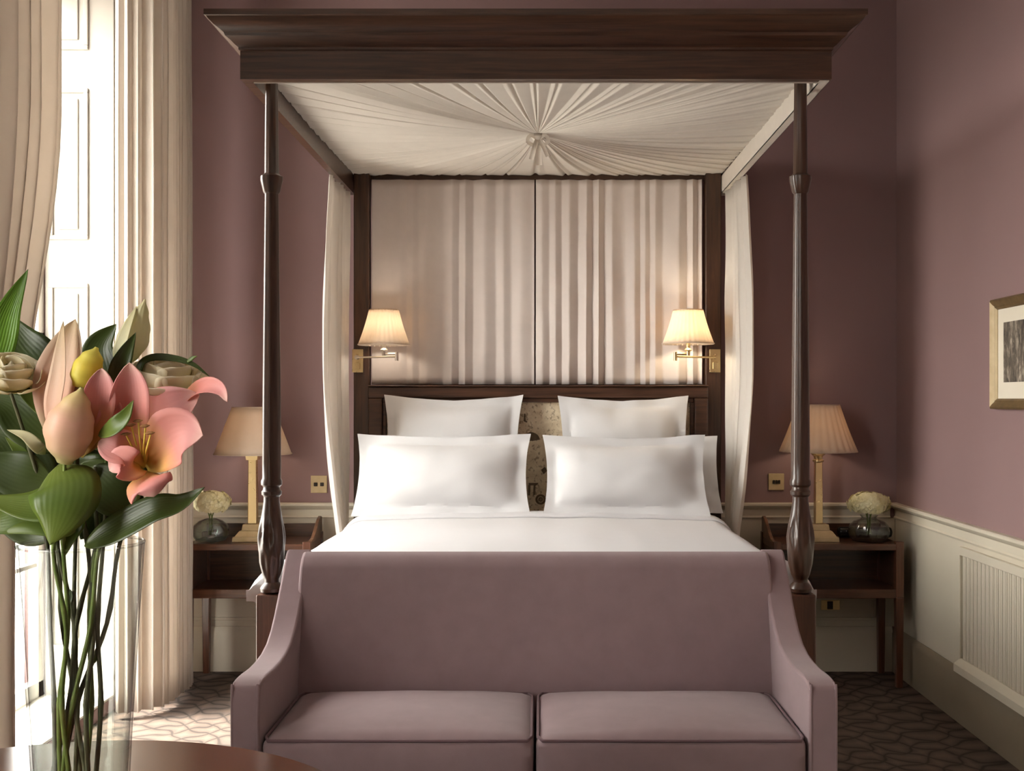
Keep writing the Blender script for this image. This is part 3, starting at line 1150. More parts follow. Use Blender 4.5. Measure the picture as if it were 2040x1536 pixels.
for sx, lab in ((-1, 'white voile drape hanging at the head of the bed by the left bedside table'), (1, 'white voile drape hanging at the head of the bed by the right bedside table')):
    xa = BC + sx * 1.036
    bm = curtain([(xa + sx * .015, 5.60), (xa + sx * .012, 5.78), (xa + sx * .006, 5.95), (xa + sx * .006, 6.09)], .62, 2.662, 5.5, .026, drape_shift(sx), seed=3 + sx, nu=160)
    o = obj('bed_drape', bm, 'drape', smooth=60, solid=.003)
    tag(o, lab, 'curtain', 'bed drapes')

# ================================================================== SWING ARM SCONCES
def shade(bm, cx, cy, z0, z1, r0, r1, pleats, depth=.012, segs=None):
    segs = segs or pleats * 6
    def rf(a, k, z):
        return 1 + depth * math.cos(pleats * a)
    prof = [(r0 + (r1 - r0) * i / 8 - .004 * math.sin(PI * i / 8), z0 + (z1 - z0) * i / 8) for i in range(9)]
    lathe(bm, cx, cy, prof, segs, False, rf)


def lamp_light(parent, loc, power, rad=.03, col=(1.0, .82, .60)):
    l = bpy.data.lights.new('bulb_light', 'POINT')
    l.energy = power
    l.color = col
    l.shadow_soft_size = rad
    o = bpy.data.objects.new('bulb_light', l)
    COL.objects.link(o)
    o.parent = parent
    o.location = Vector(loc) - WORLD[parent]


def sconce(px_plate, px_c, py_top, py_bot, sx, label, power):
    d = 5.96
    c = pt(px_c, py_bot, d)
    zt = pt(px_c, py_top, d).z
    pl = pt(px_plate, 719, 6.10)
    t = thing('swing_arm_lamp', (pl.x, 6.10, pl.z), label, 'wall lamp', 'swing arm lamps on the bed posts')
    bm = BM(); box(bm, pl.x - .030, pl.x + .030, 6.088, 6.0995, pl.z - .064, pl.z + .064)
    plate = obj('wall_plate', bm, 'brass', t, bevel=.003)
    bm = BM(); box(bm, pl.x - .014, pl.x + .014, 6.075, 6.088, pl.z - .045, pl.z - .008)
    obj('switch', bm, 'brass', plate, bevel=.003)
    bm = BM()
    za = pl.z + .018
    e = (c.x - sx * .07, d - .01, za)
    tube(bm, [(pl.x, 6.095, za), (pl.x, 6.055, za)], .012, 12)
    tube(bm, [(pl.x, 6.06, za), (pl.x - sx * .12, 6.02, za), e], .0055, 10)
    tube(bm, [(e[0], e[1], za - .022), (e[0], e[1], za + .024)], .010, 12)
    tube(bm, [(e[0], e[1], za + .014), (c.x, d, za + .014)], .0065, 10)
    obj('arm', bm, 'nickel' if sx < 0 else 'brass', t, smooth=40)
    bm = BM()
    tube(bm, [(c.x, d, za + .005), (c.x, d, c.z + .055)], [.0105, .0125], 14)
    lathe(bm, c.x, d, [(.016, za + .030), (.021, za + .036), (.012, za + .046)], 16)
    obj('lamp_holder', bm, 'nickel' if sx < 0 else 'brass', t, smooth=40)
    bm = BM()
    lathe(bm, c.x, d, [(.008, c.z + .05), (.016, c.z + .07), (.024, c.z + .10), (.018, c.z + .128), (.004, c.z + .138)], 16)
    obj('bulb', bm, 'glass', t, smooth=60)
    bm = BM()
    shade(bm, c.x, d, c.z, zt, .137, .078, 30)
    obj('lamp_shade', bm, 'shade', t, smooth=60, solid=.002)
    for r_, z_ in ((.1385, c.z + .004), (.079, zt - .003)):
        bm = BM()
        tube(bm, [(c.x + r_ * math.cos(2 * PI * i / 48), d + r_ * math.sin(2 * PI * i / 48), z_) for i in range(48)], .0032, 6, closed=True)
        obj('shade_trim', bm, 'shade_flat', t, smooth=60)
    lamp_light(t, (c.x, d, (c.z + zt) / 2), power, .03, (1, .90, .76) if sx < 0 else (1, .84, .60))


sconce(713, 765, 617, 688, -1, 'swing arm lamp with a pleated cream shade on the left bed post', 1.9)
sconce(1424, 1371, 617, 686, 1, 'glowing swing arm lamp with a pleated cream shade on the right bed post', 3.4)

# ================================================================== SOCKETS AND SWITCHES
def plate(px, py, w, h, label, style):
    c = pt(px, py, YB - .012)
    base = YB if c.z > .9 else YB - .012
    t = thing('socket' if style == 'low' else 'light_switch', (c.x, base, c.z), label, 'socket' if style == 'low' else 'light switch')
    bm = BM(); box(bm, c.x - w / 2, c.x + w / 2, base - .009, base - .0005, c.z - h / 2, c.z + h / 2)
    obj('face_plate', bm, 'gold_paint' if style != 'low' else 'gilt', t, bevel=.003)
    spots = {'two': (-.018, .018), 'row': (-.015, 0, .015), 'low': (-.004,)}[style]
    for dx in spots:
        bm = BM()
        s = .010 if style == 'two' else (.006 if style == 'row' else .016)
        hh = .010 if style != 'low' else .022
        box(bm, c.x + dx - s, c.x + dx + s, base - .015, base - .009, c.z - hh, c.z + hh)
        obj('toggle' if style != 'low' else 'insert', bm, 'dark', t, bevel=.002)


plate(635, 965, .092, .098, 'square brass light switch on the mauve wall beside the left bed drape', 'two')
plate(1547, 960, .088, .094, 'square brass light switch on the mauve wall beside the right table lamp', 'row')
plate(1654, 1205, .105, .055, 'low brass socket on the panelling under the right bedside table', 'low')

# ================================================================== BEDSIDE TABLES
def nightstand(x0, x1, sx, label):
    """sx = side of the bed: -1 left, 1 right; the tall gallery end faces the bed"""
    ya, yb = 5.88, 6.235
    t = thing('bedside_table', ((x0 + x1) / 2, (ya + yb) / 2, 0), label, 'bedside table', 'bedside tables')
    for lx in (x0, x1 - .042):
        for ly in (ya, yb - .042):
            bm = BM()
            frustum(bm, lx + .021, ly + .021, 0, .48, .0165, .0165, .021, .021)
            box(bm, lx, lx + .042, ly, ly + .042, .48, .775 if ly == ya else .79)
            obj('leg', bm, 'wood_leg', t, bevel=.003)
    bm = BM()
    box(bm, x0 + .006, x1 - .006, ya + .004, yb, .728, .762)
    obj('table_top', bm, 'wood_red', t, bevel=.004)
    bm = BM()
    box(bm, x0 + .012, x1 - .012, ya + .006, yb - .01, .474, .522)
    obj('shelf', bm, 'wood_red', t, bevel=.004)
    bm = BM()
    box(bm, x0 + .010, x0 + .030, ya + .03, yb - .03, .52, .73)
    obj('side_panel', bm, 'wood_x', t)
    bm = BM()
    box(bm, x1 - .030, x1 - .010, ya + .03, yb - .03, .52, .73)
    obj('side_panel', bm, 'wood_x', t)
    bm = BM()
    box(bm, x0 + .02, x1 - .02, yb - .024, yb - .006, .52, .73)
    obj('back_panel', bm, 'wood_x', t)
    # gallery: a low back and a curved end that rises towards the wall
    bm = BM(); box(bm, x0 + .02, x1 - .02, yb - .018, yb - .004, .76, .835)
    obj('gallery_back', bm, 'wood_x', t, bevel=.003)
    xi = x1 - .024 if sx < 0 else x0 + .006
    pr = [(ya + .05, .762), (yb - .004, .762), (yb - .004, .872), (yb - .03, .878), (yb - .07, .868), (yb - .12, .842), (yb - .18, .805), (yb - .235, .780), (ya + .06, .772)]
    bm = BM(); prism_x(bm, pr, xi, xi + .018)
    obj('gallery_end', bm, 'reflection_mottle', t, bevel=.003)
    return t


nightstand(-1.885, -1.215, -1, 'open mahogany bedside table left of the bed, next to the curtain')
nightstand(1.235, 1.925, 1, 'open mahogany bedside table right of the bed, in the corner')


# ================================================================== TABLE LAMPS
def table_lamp(px, py_b, py_t, r0, r1, label, pleats, base_w, col_w, power, capital):
    d = 6.05
    cb = pt(px, py_b, d)
    zt = pt(px, py_t, d).z
    x, zb = cb.x, .7625
    t = thing('table_lamp', (x, d, zb), label, 'table lamp', 'table lamps by the bed')
    bm = BM()
    frustum(bm, x, d, zb, zb + .026, base_w, base_w, base_w * .98, base_w * .98)
    frustum(bm, x, d, zb + .026, zb + .056, base_w * .90, base_w * .90, base_w * .66, base_w * .66)
    frustum(bm, x, d, zb + .056, zb + .090, base_w * .56, base_w * .56, base_w * .50, base_w * .50)
    obj('base', bm, 'gold_paint', t, bevel=.003)
    bm = BM()
    frustum(bm, x, d, zb + .090, cb.z - .005, col_w, col_w, col_w * .9, col_w * .9)
    obj('column', bm, 'brass', t, bevel=.004)
    bm = BM()
    if capital:
        lathe(bm, x, d, [(.018, cb.z - .06), (.030, cb.z - .052), (.030, cb.z - .044), (.020, cb.z - .040), (.026, cb.z - .022), (.036, cb.z - .016), (.036, cb.z - .006), (.018, cb.z)], 24)
    else:
        frustum(bm, x, d, cb.z - .03, cb.z + .004, .030, .030, .034, .034)
    lathe(bm, x, d, [(.012, cb.z), (.014, cb.z + .05), (.010, cb.z + .06)], 16)
    obj('lamp_holder', bm, 'brass', t, smooth=35)
    bm = BM()
    lathe(bm, x, d, [(.010, cb.z + .06), (.024, cb.z + .09), (.030, cb.z + .12), (.020, cb.z + .15), (.004, cb.z + .165)], 16)
    obj('bulb', bm, 'glass', t, smooth=60)
    bm = BM()
    if pleats:
        shade(bm, x, d, cb.z, zt, r0, r1, pleats, .016)
    else:
        lathe(bm, x, d, [(r0 + (r1 - r0) * i / 6, cb.z + (zt - cb.z) * i / 6) for i in range(7)], 96, False)
    obj('lamp_shade', bm, 'shade_flat', t, smooth=60, solid=.002)
    bm = BM()
    for r_, z_ in ((r0 + .001, cb.z + .003), (r1 + .001, zt - .003)):
        tube(bm, [(x + r_ * math.cos(2 * PI * i / 64), d + r_ * math.sin(2 * PI * i / 64), z_) for i in range(64)], .003, 6, closed=True)
    for a in (0, 2.09, 4.19):
        tube(bm, [(x, d, zt - .02), (x + (r1 - .002) * math.cos(a), d + (r1 - .002) * math.sin(a), zt - .006)], .0022, 6)
    tube(bm, [(x, d, cb.z + .05), (x, d, zt - .018)], .003, 6)
    obj('shade_frame', bm, 'shade_flat', t, smooth=60)
    lamp_light(t, (x, d, cb.z + .11), power, .035)


table_lamp(504, 905, 811, .206, .110, 'square-columned table lamp with a plain cream shade on the left bedside table', 0, .090, .024, 1.1, False)
table_lamp(1630, 900, 806, .206, .112, 'brass column table lamp with a pleated cream shade on the right bedside table', 28, .092, .021, 1.3, True)


# ================================================================== SMALL VASES ON THE BEDSIDE TABLES
def bloom_core(bm, c, rx, ry, rz):
    r = bmesh.ops.create_icosphere(bm, subdivisions=3, radius=1)
    for v in r['verts']:
        nn = 1 + .12 * noise.noise(v.co * 3)
        v.co = Vector((c[0] + v.co.x * rx * nn, c[1] + v.co.y * ry * nn, c[2] + v.co.z * rz * nn))


def florets(c, rx, ry, rz, n, seed, size):
    bm = BM()
    rnd = random.Random(seed)
    bloom_core(bm, c, rx * .86, ry * .86, rz * .86)
    for i in range(n):
        a = i * 2.39996
        zz = 1 - 1.8 * (i + .5) / n
        rr = math.sqrt(max(0, 1 - zz * zz))
        d = Vector((rr * math.cos(a), rr * math.sin(a), zz))
        lump = 1 + .16 * noise.noise(d * 2.2 + Vector((seed, 0, 0)))
        p = Vector(c) + Vector((d.x * rx, d.y * ry, d.z * rz)) * (.92 * lump + .10 * rnd.random())
        s = d.cross(Vector((.3, .2, 1))).normalized()
        u = d.cross(s)
        ro = rnd.random() * 2
        sz = size * (.8 + .5 * rnd.random())
        for q in range(4):
            b = ro + q * PI / 2
            e = s * math.cos(b) + u * math.sin(b)
            f = -s * math.sin(b) + u * math.cos(b)
            bm.faces.new([bm.verts.new(p), bm.verts.new(p + e * sz * .7 + f * sz * .6 + d * sz * .35),
                          bm.verts.new(p + e * sz * 1.25 + d * sz * .1), bm.verts.new(p + e * sz * .7 - f * sz * .6 + d * sz * .35)])
    return bm


def flower(c, zt, r, label, seed, flat=1.0):
    t = thing('hydrangea', (c[0], c[1], zt), label, 'flower', 'cream flowers on the bedside tables')
    obj('bloom', florets((c[0], c[1], zt + .075 * flat), r, r * .85, .056 * flat, 170, seed, .017), 'hydrangea', t, smooth=30)
    bm = BM()
    for k in range(4):
        a = k * 1.6 + seed
        tube(bm, bez([(c[0] + .012 * math.cos(a), c[1] + .012 * math.sin(a), .80), (c[0] + .008 * math.cos(a + 1), c[1] + .008 * math.sin(a + 1), zt - .02), (c[0] + .03 * math.cos(a), c[1] + .03 * math.sin(a), zt + .06)], 8), .003, 6)
    obj('stems', bm, 'stem', t, smooth=60)


xv, yv = pt(1731, 1060, 5.99).x, 5.99
t = thing('flower_vase', (xv, yv, .7625), 'squat cut glass vase of cream flowers on the right bedside table', 'vase')
bm = BM()
def facet(a, k, z): return 1 + .035 * math.cos(10 * a) * (1 if .785 < z < .87 else .2)
lathe(bm, xv, yv, [(.070, .763), (.086, .768), (.103, .792), (.108, .820), (.101, .850), (.080, .872), (.045, .884), (.038, .892), (.048, .905), (.043, .905), (.034, .892),
                   (.040, .880), (.076, .866), (.096, .846), (.102, .820), (.097, .794), (.080, .776), (.004, .774)], 60, True, facet)
obj('bowl', bm, 'crystal', t, smooth=25)
bm = BM(); lathe(bm, xv, yv, [(.01, .7755), (.078, .7775), (.0955, .796), (.100, .822), (.0955, .842), (.002, .843)], 48)
obj('water', bm, 'water', t, smooth=40)
flower((xv, yv), .893, .106, 'cream flower head in the cut glass vase on the right bedside table', 3)
xv2, yv2 = pt(420, 1060, 5.99).x, 5.99
t = thing('flower_vase', (xv2, yv2, .7625), 'round smoky glass bowl vase on the left bedside table beside the curtain', 'vase')
bm = BM()
lathe(bm, xv2, yv2, [(.055, .763), (.078, .770), (.094, .795), (.097, .822), (.088, .852), (.062, .874), (.036, .884), (.033, .884), (.058, .871), (.084, .850), (.093, .822), (.090, .797), (.075, .776), (.004, .774)], 48, True)
obj('bowl', bm, 'smoke', t, smooth=40)
bm = BM(); lathe(bm, xv2, yv2, [(.01, .7755), (.073, .7775), (.0885, .798), (.0915, .822), (.087, .838), (.002, .839)], 40)
obj('water', bm, 'water', t, smooth=40)
flower((xv2, yv2), .905, .100, 'cream flower head in the round bowl on the left bedside table', 11, .95)
bm = BM()
p = pt(1765, 1060, 6.12)
tube(bm, [(p.x - .26, 6.148, .795), (p.x - .255, 6.148, .795), (p.x - .245, 6.148, .795), (p.x + .02, 6.135, .795), (p.x + .032, 6.134, .795), (p.x + .037, 6.134, .795)], [.012, .025, .030, .030, .025, .012], 20)
tag(obj('black_case', bm, 'black', smooth=50), 'black rounded case lying behind the cut glass vase on the right bedside table', 'case')  # stands in for a dark object of unknown kind; the case shape is guessed

# ================================================================== THE PICTURE ON THE RIGHT WALL
ya, yb, za, zb = 4.18, 4.90, 1.487, 1.965
t = thing('framed_picture', (XR, (ya + yb) / 2, za), 'gilt framed dark engraving with a cream mount on the right wall', 'picture')
bm = BM()
pf = [(0, .0), (.0, .026), (.008, .032), (.022, .026), (.030, .020), (.036, .020), (.045, .012), (.045, 0)]    # inward from the outer edge, projection
cols = []
for o_, pj in pf:
    x = XR - .001 - pj
    cols.append([bm.verts.new((x, yy_, zz_)) for yy_, zz_ in ((ya + o_, za + o_), (yb - o_, za + o_), (yb - o_, zb - o_), (ya + o_, zb - o_))])
for i in range(len(pf)):
    j = (i + 1) % len(pf)
    for k in range(4):
        l = (k + 1) % 4
        f = bm.faces.new((cols[i][k], cols[i][l], cols[j][l], cols[j][k]))
        f.material_index = 1 if k in (0, 2) else 0
obj('frame', bm, 'gold_paint', t, mats=['gold_paint', 'gilt_dark'], smooth=20)
bm = BM(); box(bm, XR - .010, XR - .001, ya + .04, yb - .04, za + .04, zb - .04)
obj('mount', bm, 'mat_board', t)
bm = BM(); box(bm, XR - .0115, XR - .010, ya + .115, yb - .105, za + .115, zb - .105)
obj('print', bm, 'engraving', t)

# ================================================================== THE SOFA
sofa = thing('sofa', (-.018, 3.68, 0), 'two-seat mauve upholstered sofa with sloping arms at the foot of the bed', 'sofa')
SX0, SX1 = -.920, .884
AI0, AI1 = -.832, .798
arm = [(3.30, .14), (3.295, .64), (3.305, .672), (3.33, .686), (3.40, .688), (3.50, .684), (3.58, .686), (3.66, .694), (3.73, .712), (3.79, .745), (3.84, .785), (3.89, .835),
       (3.94, .885), (3.985, .935), (4.02, .972), (4.045, .985), (4.06, .975), (4.065, .94), (4.065, .14)]
for x0, x1 in ((SX0, AI0), (AI1, SX1)):
    bm = BM(); prism_x(bm, arm, x0, x1)
    a_ = obj('arm', bm, 'mauve', sofa, smooth=40, bevel=.030)
    for xx in (x0 + .006, x1 - .006):
        bm = BM()
        path = bez([(xx, y - (.002 if i < 4 else 0), z + .001) for i, (y, z) in enumerate(arm[:15])], 60)
        # piping sits on the shoulder of the arm
        path = [Vector((p.x, p.y + .004, p.z - .006)) for p in path]
        tube(bm, path, .0042, 6)
        obj('piping', bm, 'mauve', a_, smooth=60)
bm = BM()
prism_x(bm, [(3.80, .20), (3.818, .50), (3.862, .72), (3.93, .93), (3.955, .965), (3.99, .982), (4.03, .978), (4.052, .95), (4.052, .16), (3.90, .16)], AI0 - .02, AI1 + .02)
obj('backrest', bm, 'mauve', sofa, smooth=50, bevel=.012)
bm = BM(); box(bm, AI0 - .01, AI1 + .01, 3.345, 4.03, .14, .345)
obj('base', bm, 'mauve', sofa, bevel=.015)
for x0, x1, sd in ((AI0 + .006, -.020, 1), (-.012, AI1 - .006, 2)):
    z0, z1, y0, y1 = .345, .522, 3.285, 3.83
    bm = BM(); soft_box(bm, x0, x1, y0, y1, z0, z1, .028, 18, .040, .010)
    for v in bm.verts:
        v.co.z += .006 * noise.noise(Vector((v.co.x * 4, v.co.y * 4, sd))) * (v.co.z > .45)
    c_ = obj('seat_cushion', bm, 'mauve', sofa, smooth=50)
    bm = BM()
    pts = []
    q = .010
    for k in range(40): pts.append((x0 + .02 + (x1 - x0 - .04) * k / 39, y0 + .006 - .010 * (1 - (2 * k / 39 - 1) ** 4) * .25, z1 - .004))
    for k in range(1, 20): pts.append((x1 - .006, y0 + .02 + (y1 - y0 - .04) * k / 20, z1 - .004))
    for k in range(40): pts.append((x1 - .02 - (x1 - x0 - .04) * k / 39, y1 - .006, z1 - .004))
    for k in range(1, 20): pts.append((x0 + .006, y1 - .02 - (y1 - y0 - .04) * k / 20, z1 - .004))
    tube(bm, pts, .0048, 6, closed=True)
    obj('piping', bm, 'piping', c_, smooth=60)
for fx in (SX0 + .05, SX1 - .05):
    for fy in (3.36, 4.0):
        bm = BM(); frustum(bm, fx, fy, 0, .14, .018, .018, .028, .028)
        obj('foot', bm, 'wood_leg', sofa, bevel=.003)

# ================================================================== THE ROUND TABLE
TX, TY, TZ, TR = -.97, 1.97, .72, .68
table = thing('round_table', (TX, TY, 0), 'round polished mahogany table in the foreground carrying the lily vase', 'table')
bm = BM()
lathe(bm, TX, TY, [(TR - .03, TZ - .036), (TR - .012, TZ - .034), (TR - .002, TZ - .024), (TR, TZ - .014), (TR - .003, TZ - .005), (TR - .010, TZ), (TR - .05, TZ)], 128)
obj('table_top', bm, 'wood_table', table, smooth=30)
bm = BM()
lathe(bm, TX, TY, [(.09, .10), (.11, .13), (.075, .18), (.05, .25), (.065, .36), (.07, .42), (.045, .52), (.05, .60), (.09, .66), (.16, .684)], 40)
obj('pedestal', bm, 'wood_leg', table, smooth=40)
for k in range(3):
    a = k * 2 * PI / 3 + .5
    bm = BM()
    tube(bm, bez([(TX + r_ * math.cos(a), TY + r_ * math.sin(a), z_) for r_, z_ in ((.05, .16), (.18, .15), (.30, .08), (.40, .028))], 14), [.035 - .0011 * i for i in range(14)], 12)
    obj('leg', bm, 'wood_leg', table, smooth=50)

# ================================================================== THE LILY VASE
VX, VY = pt(162, 1085, 2.05).x, 2.05
VZ0, VZ1 = TZ + .0005, pt(162, 1083, 2.05).z
vase = thing('glass_vase', (VX, VY, VZ0), 'tall clear glass vase of lilies on the round table', 'vase')
bm = BM()
def vr(z):
    k = (z - VZ0) / (VZ1 - VZ0)
    return .080 + .031 * k ** 1.2
zs = [VZ0 + (VZ1 - VZ0) * i / 24 for i in range(25)]
outer = [(.004, VZ0)] + [(vr(z) - (.006 if i == 0 else 0), z) for i, z in enumerate(zs)]
inner = [(vr(z) - .0045, z) for z in zs[::-1] if z > VZ0 + .03] + [(.070, VZ0 + .026), (.004, VZ0 + .022)]
lathe(bm, VX, VY, outer + inner, 72, True)
obj('glass', bm, 'vase', vase, smooth=50)
bm = BM()
tube(bm, [(VX + (vr(VZ1) - .002) * math.cos(2 * PI * i / 72), VY + (vr(VZ1) - .002) * math.sin(2 * PI * i / 72), VZ1 + .0005) for i in range(72)], .0032, 8, closed=True)
obj('rim', bm, 'vase', vase, smooth=60)
bm = BM()
zw = .905
lathe(bm, VX, VY, [(.004, VZ0 + .024), (.069, VZ0 + .028)] + [(vr(z) - .0062, z) for z in zs if VZ0 + .04 < z < zw] + [(vr(zw) - .0062, zw), (.004, zw)], 64, True)
obj('water', bm, 'water', vase, smooth=40)


# ------------------------------------------------------------------ the bouquet
def stem_to(bm, top, px_rim, px_bot, r=.004, d_rim=None, d_bot=None, py_bot=1560, knots=True):
    """a stem from a flower down through the vase neck to the bottom"""
    rim = pt(px_rim, 1092, 2.05); rim.y = d_rim or 2.05
    bot = pt(px_bot, py_bot, 2.05); bot.y = d_bot or 2.05
    w = ((px_rim * 7 + px_bot * 3) % 11 - 5) * .0026
    p = bez([top, top.lerp(rim, .5) + Vector((0, 0, .01)), rim, rim.lerp(bot, .33) + Vector((w, 0, 0)), rim.lerp(bot, .66) + Vector((-w * .6, .006, 0)), bot], 26)
    rr = [r * (.8 + .35 * i / 25) for i in range(26)]
    if knots:
        for i in (9, 14, 20):
            rr[i] *= 1.3
    tube(bm, p, rr, 8)


G = 'flowers in the tall glass vase'
D = 2.05

# open pink lily
c = pt(268, 905, 2.00)
lily = thing('lily', c, 'open pink lily with a yellow throat facing right', 'flower', G)
def petal(parent, spine, w, up, mat, name='petal', prof='petal', cup=.3, wave=.05, seed=0, nu=8, twist=0.0):
    bm = BM()
    blade(bm, spine, w, up, prof, nu, 20, cup, wave, twist, seed)
    return obj(name, bm, mat, parent, smooth=80, solid=.0012)


thr = pt(285, 925, 2.03)
petal(lily, [pt(290, 930, 2.03), pt(262, 850, 2.02), pt(262, 775, 2.00), pt(258, 722, 1.99)], .066, (.2, -1, .1), 'petal_pink', seed=1, cup=.45)
petal(lily, [pt(320, 880, 2.10), pt(355, 822, 2.10), pt(388, 782, 2.06), pt(418, 770, 2.03), pt(442, 778, 2.02), pt(453, 801, 2.01)], .030, (-.4, -1, .5), 'petal_pink', seed=2, cup=.5)
petal(lily, [pt(292, 932, 2.01), pt(330, 888, 1.985), pt(364, 866, 1.975), pt(404, 868, 1.97)], .098, (.15, -1, .35), 'petal_pink', seed=3, cup=.3, wave=.04)
petal(lily, [pt(288, 938, 2.01), pt(290, 955, 1.97), pt(298, 968, 1.945), pt(306, 990, 1.95)], .078, (.1, -1, .5), 'petal_pink', seed=4, cup=-.3, wave=.08)
petal(lily, [pt(285, 934, 2.01), pt(255, 900, 1.98), pt(228, 890, 1.965), pt(196, 880, 1.97)], .066, (0, -1, .6), 'petal_pink', seed=5, cup=.3, wave=.06)
petal(lily, [pt(290, 928, 2.045), pt(310, 850, 2.075), pt(342, 822, 2.06), pt(398, 786, 2.05)], .108, (-.2, -1, .3), 'petal_pink', seed=6, cup=.35)
petal(lily, [pt(285, 935, 2.0), pt(262, 930, 1.965), pt(240, 920, 1.955), pt(218, 938, 1.96)], .055, (0, -1, .4), 'petal_pink', seed=8, cup=.3)
for k, (px, py, dd) in enumerate(((262, 850, 1.97), (276, 842, 1.96), (290, 852, 1.955), (252, 868, 1.965), (300, 866, 1.95))):
    bm = BM()
    e = pt(px, py, dd)
    tube(bm, bez([pt(287, 928, 2.02), pt((287 + px) / 2 - 2, (928 + py) / 2, dd + .02), e], 8), .0016, 6)
    f_ = obj('filament', bm, 'stamen', lily, smooth=60)
    bm = BM(); spindle(bm, e + Vector((-.010, 0, .002)), e + Vector((.008, -.002, .004)), .0028, [.3, 1, 1, .3], 8)
    obj('anther', bm, 'anther', f_, smooth=60)
bm = BM(); spindle(bm, pt(287, 945, 2.03), pt(268, 1010, 2.05), .009, [1.1, .8, .55, .5], 12); stem_to(bm, pt(270, 1000, 2.05), 205, 122, .0042, 2.03, 2.05)
obj('stem', bm, 'stem', lily, smooth=60)

# peach buds and half-open lily behind them
def bud(base, tip, r, label, mat, name='lily_bud', prof=(.35, .9, 1.0, .82, .25), rim=150, bot=130, seed=0, bend=(0, 0, 0), dark=False, drim=2.05):
    t = thing(name, base, label, 'flower', G)
    bm = BM(); spindle(bm, base, tip, r, list(prof), 24, 1, bend)
    obj('bud', bm, mat, t, smooth=60)
    bm = BM(); stem_to(bm, Vector(base) + (Vector(base) - Vector(tip)) * -.02, rim, bot, .0040, drim)
    obj('stem', bm, 'stem_dark' if dark else 'stem', t, smooth=60)
    return t


bud(pt(128, 922, 1.97), pt(163, 772, 1.955), .0425, 'large closed peach lily bud in front of the half-open bloom', 'bud_peach', prof=(.30, .80, 1.0, .92, .58, .07), rim=140, bot=120, bend=(-.006, 0, 0), drim=2.02)
bud(pt(158, 772, 2.015), pt(193, 692, 2.02), .0265, 'small yellow bud rising from the half-open peach lily', 'bud_yellow', prof=(.5, .95, 1, .75, .12), rim=150, bot=150, dark=True)
half = thing('lily', pt(140, 900, 2.02), 'half-open peach lily with tall upright petals', 'flower', G)
petal(half, [pt(128, 905, 2.02), pt(118, 790, 2.03), pt(135, 715, 2.045), pt(150, 636, 2.05)], .082, (-.15, -1, 0), 'petal_peach', seed=1, cup=.5, wave=.02)
petal(half, [pt(122, 900, 2.00), pt(108, 820, 1.99), pt(118, 745, 2.00), pt(126, 640, 2.03)], .036, (-.3, -1, 0), 'petal_peach', seed=2, cup=.3, wave=.02)
petal(half, [pt(160, 910, 2.01), pt(192, 830, 1.99), pt(200, 775, 1.985), pt(203, 733, 1.99)], .052, (.3, -1, 0), 'petal_pink', seed=3, cup=.4, wave=.03)
petal(half, [pt(150, 905, 2.03), pt(170, 830, 2.04), pt(175, 770, 2.045), pt(205, 735, 2.05)], .060, (.1, -1, 0), 'petal_peach', seed=4, cup=.4, wave=.03)
petal(half, [pt(165, 905, 2.02), pt(210, 850, 2.0), pt(222, 815, 2.0), pt(213, 790, 2.01)], .038, (.3, -1, .1), 'petal_pink', seed=5, cup=.4, wave=.04)
petal(half, [pt(190, 890, 2.04), pt(212, 830, 2.05), pt(218, 790, 2.06), pt(222, 755, 2.07)], .035, (.2, -1, .1), 'rose', seed=6, cup=.3)
bm = BM(); stem_to(bm, pt(140, 908, 2.02), 175, 185, .0045, 2.05, 2.03)
obj('stem', bm, 'stem_dark', half, smooth=60)
t = bud(pt(238, 730, 2.10), pt(289, 596, 2.10), .030, 'tall pale green bud pointing up beside the bright window', 'leaf_pale', prof=(.3, .8, 1, .8, .45, .06), rim=190, bot=170, bend=(.006, 0, 0))
petal(t, [pt(236, 735, 2.07), pt(240, 695, 2.06), pt(255, 650, 2.07), pt(272, 610, 2.09)], .026, (-.3, -1, 0), 'leaf_pale', 'bract', 'leaf')


# cream roses
def rose(c, r, label, seed, face, rim, bot):
    rnd = random.Random(seed)
    face = Vector(face).normalized()
    s = face.cross(Vector((0, 0, 1))).normalized()
    u = s.cross(face)
    t = thing('rose', c, label, 'flower', G)
    bm = BM(); spindle(bm, c - face * r * .5, c + face * r * .62, r * .34, [.6, 1, .9, .45, .1], 16)
    obj('heart', bm, 'rose', t, smooth=80)
    for ring, (n, r1, r2, h1, h2, w) in enumerate(((3, .38, .34, .15, .66, .85), (4, .62, .62, .05, .58, 1.15), (5, .88, 1.0, -.12, .40, 1.25), (5, .95, 1.28, -.28, .06, 1.25))):
        for k in range(n):
            a = 2 * PI * k / n + ring * .9 + rnd.random() * .5
            d = s * math.cos(a) + u * math.sin(a)
            q = 1 + .12 * (rnd.random() - .5)
            p0 = c - face * r * .62 + d * r * .10
            p1 = c + d * r * r1 * .95 * q + face * r * h1
            p2 = c + d * r * (r1 + r2) / 2 * q + face * r * (h1 + h2) * .6
            p3 = c + d * r * r2 * q + face * r * h2
            bm = BM(); blade(bm, [p0, p1, p2, p3], r * w, -d, 'rose', 8, 14, .30 if ring < 2 else .22, .05, 0, seed + k)
            obj('petal', bm, 'rose', t, smooth=80, solid=.001)
    bm = BM(); stem_to(bm, c - face * r * .5, rim, bot, .0042, 2.08)
    obj('stem', bm, 'stem_dark', t, smooth=60)
    return t


rose(pt(20, 748, 2.02), .050, 'cream rose at the left edge of the bouquet', 1, (.30, -.45, .85), 100, 160)
rose(pt(331, 758, 2.13), .064, 'cream rose tucked behind the open pink lily', 2, (.15, -.25, .95), 225, 120)


